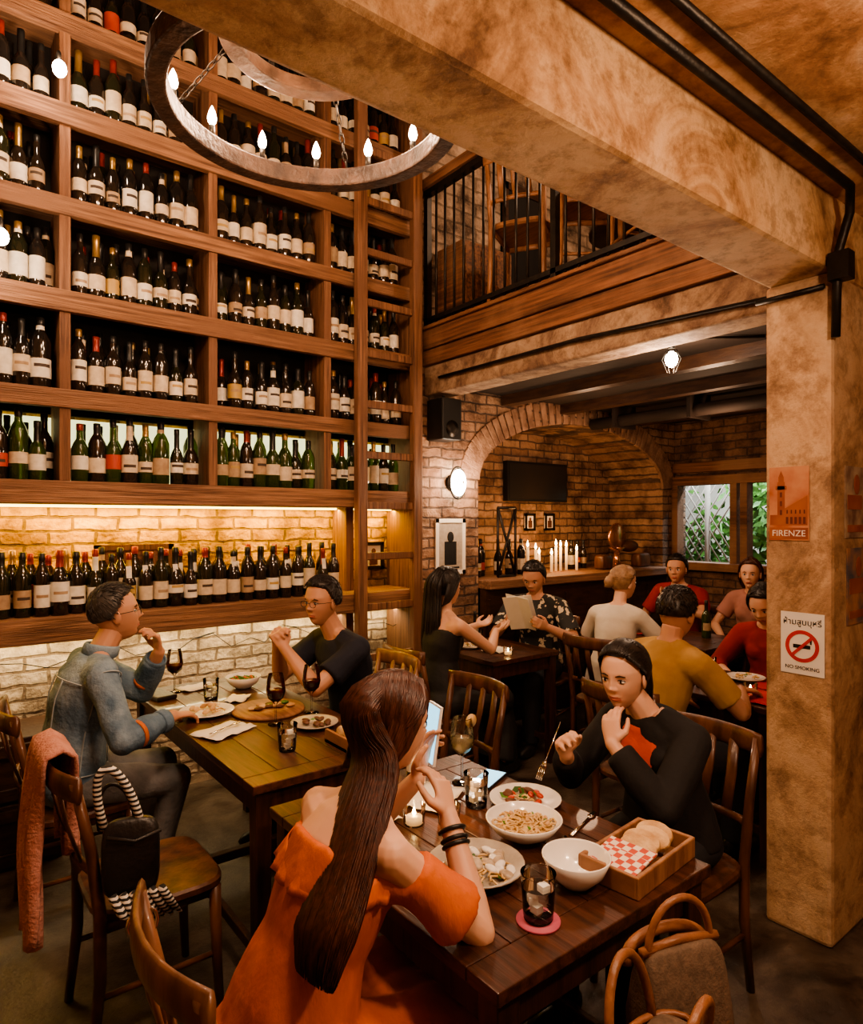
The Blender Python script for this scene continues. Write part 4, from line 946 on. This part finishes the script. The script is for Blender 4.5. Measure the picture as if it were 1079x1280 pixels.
e=empty('charcuterie_box',(1.38,2.2,T)); mb=MB(); mb.b2((1.26,2.12,T),(1.48,2.3,T+.012)); mb.b2((1.26,2.12,T),(1.272,2.3,T+.05)); mb.b2((1.468,2.12,T),(1.48,2.3,T+.05)); mb.b2((1.272,2.12,T+.012),(1.468,2.132,T+.05)); mb.obj('tray',m_board,e)
mb=MB(); [mb.ell((1.29+.028*i,2.21,T+.045),(.012,.05,.032),n=12,k=8) for i in range(6)]; mb.obj('bread_slices',m_bread,e)
candlejar(3.0,3.05); candlejar(3.28,1.62); candlejar(4.4,2.7); glass('water_glass',3.5,1.96,'water',m_water); glass('water_glass',3.1,3.45,'water',m_water); glass('water_glass',3.22,1.84,'water',m_water)
napkin('placemat',3.25,1.56,0,.14,m_redcloth); napkin('placemat',3.53,1.6,0,.13,m_redcloth); napkin('napkin',3.05,3.2,.3,.1); napkin('placemat',4.45,2.9,0,.15,m_redcloth)
plate('dinner_plate',3.55,1.78,.1,m_cer,pas,20,.6,seed=12); plate('dinner_plate',2.96,3.38,.09,m_cer,pas,20,.6,seed=13)
mb=MB(); bottle(mb,4.6,2.6,T,.9,1); bottle(mb,3.15,3.54,T,.7,0); mb.obj('table_bottles',BM)

# ------------------------------------------------------------------ left chair extras
def drape(name,x,yc,w,z0,zb,zf,mat,thick=.012):
    mb=MB(); nu,nv=22,30; vs=[];fs=[]
    for i in range(nu+1):
        u=i/nu-.5
        for j in range(nv+1):
            t=j/nv; Lf=z0-zf; Lb=z0-zb; s=t*(Lf+Lb+.06)
            if s<Lb: off=-.04; z=zb+s
            elif s<Lb+.06: q=(s-Lb)/.06; off=-.04+.075*q; z=z0+.018*math.sin(PI*q)
            else: off=.035; z=z0-(s-Lb-.06)
            dn=max(0,(z0-z)); fold=.02*math.sin(u*22+dn*3)*min(1,dn*4); wd=w*(1-.25*min(1,dn*1.6))
            vs.append((x+off+(fold if off>0 else fold-.02*min(1,dn*3)),yc+u*wd+.03*math.sin(dn*9),z+.02*math.sin(u*9)*min(1,dn*3)))
    for i in range(nu):
        for j in range(nv): a=i*(nv+1)+j; fs.append([a,a+nv+1,a+nv+2,a+1])
    mb.add(vs,fs,0,True); o=mb.obj(name,mat); q=o.modifiers.new('s','SOLIDIFY'); q.thickness=thick; return o
drape('pink_jacket',.34,2.38,.26,.9,.34,.58,m_pinkc)
def sbox(mb,c,sz,mi=0,R=None,e=.35,n=28,k=14,top=.85):
    R=R or Matrix.Identity(3); vs=[];fs=[]; c=V(c)
    for i in range(k+1):
        th=PI*i/k-PI/2; cz=math.sin(th); cr_=math.cos(th); z=math.copysign(abs(cz)**e,cz); r=abs(cr_)**e
        for j in range(n):
            ph=2*PI*j/n; x=math.copysign(abs(math.cos(ph))**e,math.cos(ph))*r; y=math.copysign(abs(math.sin(ph))**e,math.sin(ph))*r
            q=1 if z<0 else 1-(1-top)*z; vs.append(c+R@V((x*sz[0]/2,y*sz[1]/2*q,z*sz[2]/2)))
    for i in range(k):
        for j in range(n): fs.append([i*n+j,i*n+(j+1)%n,(i+1)*n+(j+1)%n,(i+1)*n+j])
    mb.add(vs,fs,mi,True)
def arc(mb,c,X,Z,w,h,r,mi=0,n=18):
    mb.tube([V(c)+V(X)*(w*math.cos(PI*t/n))+V(Z)*(h*math.sin(PI*t/n)**.8) for t in range(n+1)],r,mi,8)
dx=.04
e=empty('black_handbag',(.42+dx,2.1,.5)); Rb2=Matrix.Rotation(-.3,3,'Z'); mb=MB(); sbox(mb,(.46+dx,2.1,.62),(.16,.08,.23),R=Rb2,top=.6,e=.5); mb.tube([(.39+dx,2.08,.7),(.46+dx,2.055,.68),(.53+dx,2.04,.7)],.006,n=6); mb.obj('bag_body',m_leatherk,e)
mb=MB(); arc(mb,(.44+dx,2.11,.71),(.95,-.3,0),(-.25,0,1),.05,.18,.012); mb.obj('patterned_strap',m_strap,e)
mb=MB(); arc(mb,(.43+dx,2.13,.70),(.95,-.3,0),(-.1,0.1,1),.05,.13,.006)
mb.obj('leather_strap',m_leatherk,e)
mb=MB(); [mb.tube([(.40+dx+.025*i,2.06-.008*i,.54),(.42+dx+.026*i,2.03,.49),(.46+dx+.026*i,2.05,.45-.004*i)],[.012,.013,.005],n=6) for i in range(6)]; mb.obj('fringed_scarf',m_strap,e)
mb=MB(); mb.tube([(.36+.03*math.cos(t*PI/6),1.42,.80+.03*math.sin(t*PI/6)) for t in range(12)],.004,n=6,closed=True); mb.obj('chair_ring_hook',m_steel)
e=empty('low_stool',(1.15,.64,0)); mb=MB(); mb.b2((.9,.46,.42),(1.42,.86,.45)); mb.obj('seat',m_chair,e,bevel=.01)
mb=MB(); [mb.tube([(x,y,0),(x,y,.42)],[.014,.02],n=8) for x in(.94,1.38) for y in(.5,.82)]; mb.obj('legs',m_chair,e)
e=empty('tan_leather_handbag',(1.03,.68,.45)); mb=MB(); sbox(mb,(1.03,.67,.565),(.28,.16,.23),0,Matrix.Rotation(.2,3,'Z'),top=.7); mb.obj('bag_body',m_canvas,e)
mb=MB()
for s_ in(-.05,.05): arc(mb,(1.03,.67+s_,.66),(.98,.2,0),(0,s_*4,1),.085,.15,.009)
for q,r_ in((.47,1),(.67,.93)): mb.tube([(1.03+(.14*math.cos(t*PI/12)*.98-.08*math.sin(t*PI/12)*.2)*r_,.67+(.14*math.cos(t*PI/12)*.2+.075*math.sin(t*PI/12))*r_,q) for t in range(24)],.007,n=6,closed=True)
for s_ in(-.08,.08): mb.box((1.03+s_,.67-.075+s_*.2,.6),(.022,.008,.12),rz=.2); mb.ell((1.03+s_,.67-.08+s_*.2,.64),.01)
mb.obj('handles_and_trim',m_leather,e)
e=empty('brown_shoulder_bag',(1.24,.76,.45)); mb=MB(); sbox(mb,(1.24,.76,.6),(.2,.13,.3),0,Matrix.Rotation(-.3,3,'Z'),top=.4); mb.obj('bag_body',m_canvas,e)
mb=MB(); arc(mb,(1.24,.76,.72),(.95,-.3,0),(0,0,1),.08,.12,.008); arc(mb,(1.24,.79,.71),(.95,-.3,0),(0,.2,1),.1,.05,.012)
mb.tube([(1.24-.09,.76+.03,.745),(1.24,.76,.755),(1.24+.09,.76-.03,.745)],.01,n=6); mb.obj('strap',m_leather,e)

# ------------------------------------------------------------------ bar counter in arch
mb=MB(); mb.b2((3.47,3.72,1.08),(5.97,4.49,1.15)); mb.obj('bar_counter_top',m_shelf,world=True,bevel=.008)
mb=MB(); mb.b2((3.47,3.78,0),(5.97,3.84,1.08)); [mb.b2((3.5+.3*i,3.765,.1),(3.52+.3*i,3.78,1.0)) for i in range(9)]; mb.obj('bar_counter_front',m_darkwood,world=True)
cs=empty('bar_candles',(4.6,4.05,1.15)); mb=MB(); mf=MB()
for i in range(8):
    x=4.25+.09*i+random.uniform(-.02,.02); y=4.1+random.uniform(-.1,.1); h=random.uniform(.1,.24); mb.lathe([(.013,0),(.013,h)],(x,y,1.151),n=10); mf.lathe([(.001,h+.003),(.011,h+.02),(.001,h+.06)],(x,y,1.151),n=8)
mb.obj('wax_sticks',m_wax,cs); mf.obj('flames',m_flame,cs)
mb=MB(); [bottle(mb,3.62+.1*i+random.uniform(-.02,.02),4.0+random.uniform(0,.25),1.151,1,random.choice([0,0,1])) for i in range(6)]; [bottle(mb,4.98+.09*i,4.2,1.151,.9,0) for i in range(3)]; mb.obj('bar_bottles',BM)
mb=MB()
for a,b in(((3.72,1.16),(3.92,1.16)),((3.72,1.72),(3.92,1.72)),((3.72,1.16),(3.92,1.72)),((3.92,1.16),(3.72,1.72)),((3.72,1.16),(3.72,1.72)),((3.92,1.16),(3.92,1.72))): mb.tube([(a[0],3.9,a[1]),(b[0],3.9,b[1])],.012,n=6)
mb.obj('metal_wine_stand',m_iron)
mb=MB(); mb.b2((4.36,4.44,1.8),(5.2,4.499,2.18),0); mb.b2((4.38,4.435,1.82),(5.18,4.44,2.16),1); mb.obj('wall_television',[m_black,m_tv],world=True)
frame('framed_photo',(4.7,4.48,1.6),.14,.17,'y',[m_iron,m_paper,m_chair]); frame('framed_photo',(4.98,4.48,1.6),.14,.17,'y',[m_iron,m_paper,m_chair])
e=empty('copper_meat_slicer',(5.45,4.0,1.15)); mb=MB(); mb.lathe([(.001,-.02),(.13,-.015),(.14,0),(.13,.015),(.001,.02)],(5.4,3.98,1.46),n=28,ax=(V((.9,0,.3)),V((-.3,0,.9)),V((.2,-1,0)).normalized())); mb.lathe([(.12,0),(.12,.02),(.04,.05),(.03,.16),(.09,.2)],(5.45,4.02,1.151),n=20); mb.obj('blade_and_stand',m_cop,e); mb=MB(); mb.ell((5.62,4.0,1.36),(.14,.06,.06)); mb.obj('cured_ham',m_meat,e)
mb=MB(); sbox(mb,(5.15,3.95,1.22),(.16,.12,.14)); sbox(mb,(5.75,3.95,1.22),(.2,.12,.14)); mb.obj('wicker_basket',m_chair)
e=empty('wall_sconce',(3.2,3.82,1.9)); mb=MB(); mb.ell((3.2,3.78,1.9),(.062,.05,.1),n=20,k=14); mb.obj('glass_globe',m_bulbw,e)
mb=MB(); mb.tube([(3.2+.075*math.cos(t*PI/10),3.79,1.9+.12*math.sin(t*PI/10)) for t in range(20)],.008,n=6,closed=True); mb.tube([(3.2,3.79,1.785),(3.2,3.72,1.9),(3.2,3.79,2.015)],.005,n=5); mb.tube([(3.13,3.79,1.9),(3.2,3.72,1.9),(3.27,3.79,1.9)],.005,n=5); mb.lathe([(.07,0),(.07,.03)],(3.2,3.849,1.9),n=20,ax=(V((1,0,0)),V((0,0,1)),V((0,-1,0)))); mb.obj('cage',m_iron,e)
e=empty('loudspeaker',(3.04,3.75,2.3)); mb=MB(); mb.b2((2.95,3.66,2.2),(3.13,3.849,2.5)); mb.obj('cabinet',m_black,e,bevel=.01); mb=MB(); mb.tube([(3.04,3.75,2.5),(3.04,3.8,2.6),(3.04,3.85,2.6)],.012,n=6); mb.lathe([(.06,0),(.02,.005)],(3.04,3.659,2.28),n=20,ax=(V((1,0,0)),V((0,0,1)),V((0,-1,0)))); mb.obj('bracket_and_cone',m_iron,e)
frame('framed_portrait_poster',(3.17,3.842,1.42),.29,.42,'y',[m_paper,m_stone,m_blackd],.012,.03)

# ------------------------------------------------------------------ signs on pillar
def text(body,loc,size,mat,parent,X=(0,-1,0),Y=(0,0,1)):
    cu=bpy.data.curves.new('lettering','FONT'); cu.body=body; cu.size=size; cu.align_x='CENTER'; cu.align_y='CENTER'; cu.extrude=.0004
    o=bpy.data.objects.new('tmp',cu); TS.collection.objects.link(o); vl=TS.view_layers[0]; vl.update()
    me=bpy.data.meshes.new_from_object(o.evaluated_get(vl.depsgraph)); bpy.data.objects.remove(o)
    me.materials.clear(); me.materials.append(mat); p=bpy.data.objects.new('lettering',me); COL.objects.link(p)
    X=V(X);Y=V(Y);Z=X.cross(Y); Mx=Matrix((X,Y,Z)).transposed().to_4x4(); Mx.translation=V(loc)-parent.location; p.parent=parent; p.matrix_local=Mx; return p
m_postr=M('poster_orange',(.5,.24,.13),(.36,.1,.05),9,.7); m_postd=M('poster_sepia',(.24,.06,.03),(.34,.11,.05),10,.7); m_postk=M('poster_dark_red',(.12,.03,.02),rough=.7); m_post3=M('poster_vintage',(.4,.3,.2),(.15,.08,.06),12,.7); m_post4=M('poster_navy',(.05,.07,.1),(.4,.2,.1),9,.7)
px=2.709
e=empty('florence_poster',(px,1.185,1.68)); mb=MB(); mb.b2((px-.003,1.11,1.54),(px,1.26,1.83)); mb.obj('sheet',m_postr,e)
mb=MB(); q=px-.004
mb.b2((q,1.2,1.6),(px-.003,1.228,1.77)); mb.b2((q,1.193,1.74),(px-.003,1.235,1.755)); mb.b2((q,1.204,1.77),(px-.003,1.224,1.79)); mb.add([(q,1.204,1.79),(q,1.224,1.79),(q,1.214,1.815)],[[0,1,2]])
mb.add([(q,1.115,1.6),(q,1.2,1.6),(q,1.2,1.665),(q,1.115,1.715)],[[0,1,2,3]]); mb.b2((q,1.228,1.6),(px-.003,1.256,1.64)); mb.b2((q,1.113,1.545),(px-.003,1.257,1.59))
mb.obj('tower_print',m_postd,e); mb=MB(); q=px-.0046
for i in range(5): mb.b2((q,1.122+.016*i,1.605),(px-.004,1.131+.016*i,1.632)); mb.b2((q,1.124+.016*i,1.645),(px-.004,1.129+.016*i,1.66))
for i in range(3): mb.b2((q,1.21,1.64+.035*i),(px-.004,1.218,1.66+.035*i))
mb.obj('window_print',m_postk,e); text('FIRENZE',(px-.005,1.185,1.567),.034,m_paper,e)
e=empty('no_smoking_sign',(px,1.13,1.14)); mb=MB(); mb.b2((px-.003,1.055,1.02),(px,1.215,1.26)); mb.obj('plate',m_cer,e)
m_sred=M('sign_red',(.55,.03,.02),rough=.5); mb=MB(); cz=1.13; cy=1.135
vs=[];fs=[]
for t in range(40):
    a=t*PI/20
    for r in(.048,.062): vs.append((px-.0045,cy+r*math.cos(a),cz+r*math.sin(a)))
for t in range(40): u=(t+1)%40; fs.append([2*t,2*t+1,2*u+1,2*u])
mb.add(vs,fs); mb.box((px-.005,cy,cz),(.001,.1,.011),R=Matrix.Rotation(-PI/4,3,'X')); mb.obj('red_circle',m_sred,e)
mb=MB(); mb.b2((px-.0045,1.105,1.122),(px-.0035,1.168,1.136)); mb.b2((px-.0045,1.1,1.14),(px-.0035,1.106,1.16)); mb.obj('cigarette',m_black,e)
text('ห้ามสูบบุหรี่',(px-.004,1.135,1.222),.032,m_black,e); text('NO SMOKING',(px-.004,1.135,1.045),.02,m_black,e)
for nm,x,z,h,mt in(('vintage_poster',2.93,1.69,.28,m_post3),('travel_poster',2.95,1.36,.3,m_post4)):
    e=empty(nm,(x,1.029,z)); mb=MB(); mb.b2((x-.11,1.025,z-h/2),(x+.11,1.029,z+h/2)); mb.obj('sheet',mt,e)
    mb=MB(); mb.b2((x-.09,1.0235,z-h*.1),(x+.05,1.025,z+.1*h)); mb.ell((x,1.024,z+h*.25),(.03,.001,.04)); mb.b2((x-.09,1.0235,z-h*.42),(x+.09,1.025,z-h*.32)); mb.obj('print',m_postd,e)

# ------------------------------------------------------------------ conduits, pendant, ducts
mb=MB(); mb.tube([(.2,.93,2.8),(2.6,.93,2.8),(2.68,.96,2.74),(2.68,1.0,2.6),(2.69,1.01,2.3)],.016,n=8); mb.tube([(.2,.85,2.82),(2.9,.85,2.82),(3.3,.85,2.7)],.012,n=8); mb.b2((2.64,.95,2.5),(2.7,1.02,2.6)); mb.obj('electrical_conduit',m_iron)
mb=MB(); mb.tube([(2.69,1.05,2.5),(2.69,1.3,2.5),(2.91,1.34,2.58),(2.91,2.4,2.63),(2.91,3.65,2.63)],.011,n=8); mb.obj('electrical_conduit',m_iron)
e=empty('pendant_bulb',(3.22,2.02,2.6)); mb=MB(); mb.tube([(3.22,2.02,2.62),(3.22,2.02,2.55)],.02,n=8); mb.tube([(3.22,2.02,2.6),(3.6,1.7,2.61)],.008,n=6)
for k in range(6): a=k*PI/3; mb.tube([(3.22+.025*math.cos(a),2.02+.025*math.sin(a),2.54),(3.22+.05*math.cos(a),2.02+.05*math.sin(a),2.49),(3.22+.02*math.cos(a),2.02+.02*math.sin(a),2.42)],.0025,n=4)
mb.obj('cage',m_iron,e); mb=MB(); mb.ell((3.22,2.02,2.49),(.034,.034,.045)); mb.obj('bulb',m_bulbw,e)
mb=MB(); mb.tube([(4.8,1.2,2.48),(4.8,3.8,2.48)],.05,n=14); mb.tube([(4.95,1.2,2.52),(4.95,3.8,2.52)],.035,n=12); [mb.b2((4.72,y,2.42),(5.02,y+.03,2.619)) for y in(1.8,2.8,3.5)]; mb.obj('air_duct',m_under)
mb=MB(); [mb.b2((x,1.13,2.54),(x+.09,3.84,2.62)) for x in(3.7,4.4,5.5)]; mb.obj('trim_ceiling_joists',m_darkwood,world=True)
for x,y,z in((.536,3.6,3.79),(.30,3.6,2.92)):
    e=empty('shelf_spot_bulb',(x,y,z)); mb=MB(); mb.ell((x,y,z),(.032,.032,.04)); mb.obj('bulb',m_bulbw,e); mb=MB(); mb.tube([(x,y,z+.035),(x,y+.02,z+.09),(x,3.79,z+.1)],.01,n=6); mb.obj('arm',m_iron,e)
bpy.data.scenes.remove(TS)

# ------------------------------------------------------------------ lights
def light(name,t,loc,p,col=(1,.62,.32),r=.1,tgt=None,size=None,spot=None,blend=.6):
    l=bpy.data.lights.new(name,t); l.energy=p; l.color=col
    if t=='AREA': l.shape='RECTANGLE'; l.size,l.size_y=size
    else: l.shadow_soft_size=r
    if t=='SPOT': l.spot_size=spot; l.spot_blend=blend
    o=bpy.data.objects.new(name,l); COL.objects.link(o); o.location=loc
    if tgt is not None: o.rotation_euler=(V(tgt)-V(loc)).to_track_quat('-Z','Y').to_euler()
    return o
W1=(1,.62,.38); W2=(1,.69,.46)
for i in range(5):
    a=2*PI*i/5+.3; light('chandelier_glow','POINT',(1.08+.5*math.cos(a),2.07+.5*math.sin(a),3.3),18,W1,.06)
light('chandelier_glow_low','POINT',(1.08,2.07,2.8),9,W1,.12)
light('shelf_glow_a','POINT',(.5,3.52,3.8),8,W2,.05); light('shelf_glow_b','POINT',(.28,3.52,2.92),5,W2,.05)
light('led_lower','AREA',(1.1,4.0,1.69),25,(1,.56,.04),tgt=(1.1,4.07,1.0),size=(3.4,.03))
light('led_floor','AREA',(1.1,3.98,.98),10,(1,.78,.46),tgt=(1.1,4.05,0),size=(3.4,.03))
light('ceiling_lamp_front','POINT',(1.3,-.1,2.3),46,W2,.08)
light('fill_spot_table','SPOT',(.9,.7,2.5),36,W2,.1,tgt=(1.25,1.25,.75),spot=1.3)  # unseen fill spot, added to brighten the food on the front table
light('ceiling_lamp_left','SPOT',(.6,1.5,2.5),38,W2,.12,tgt=(.95,3.0,.9),spot=1.4)
light('pendant_glow','POINT',(3.22,2.02,2.36),15,W2,.05)
light('sconce_glow','POINT',(3.2,3.62,1.9),10,W2,.06)
light('bar_candle_glow','POINT',(4.6,4.0,1.5),8,(1,.5,.2),.08)
light('bar_down','POINT',(4.1,3.3,2.2),5,W1,.08)
light('back_table_lamp','POINT',(4.7,2.6,2.2),8,W1,.08)
light('mezzanine_lamp','POINT',(3.7,2.4,4.4),45,W2,.1)
light('daylight_garden','AREA',(6.95,3.5,2.85),75,(.85,.95,1),tgt=(7.6,3.6,1.2),size=(1.4,.3))
light('candle_glow','POINT',(1.2,1.46,.85),.5,(1,.5,.2),.02)
w=bpy.data.worlds.new('world'); scene.world=w; w.use_nodes=True; w.node_tree.nodes['Background'].inputs[0].default_value=(.3,.2,.14,1); w.node_tree.nodes['Background'].inputs[1].default_value=.05
cd=bpy.data.cameras.new('cam'); cd.sensor_fit='HORIZONTAL'; cd.sensor_width=36; cd.lens=27.5; cd.shift_y=.0093; cd.clip_start=.05
co=bpy.data.objects.new('camera',cd); COL.objects.link(co); co.location=(0,0,1.62); co.rotation_euler=(PI/2,0,-math.radians(37.9)); scene.camera=co
try:
    scene.view_settings.view_transform='AgX'; scene.view_settings.look='AgX - Medium High Contrast'; scene.view_settings.exposure=.72
except Exception as ex: print(ex)
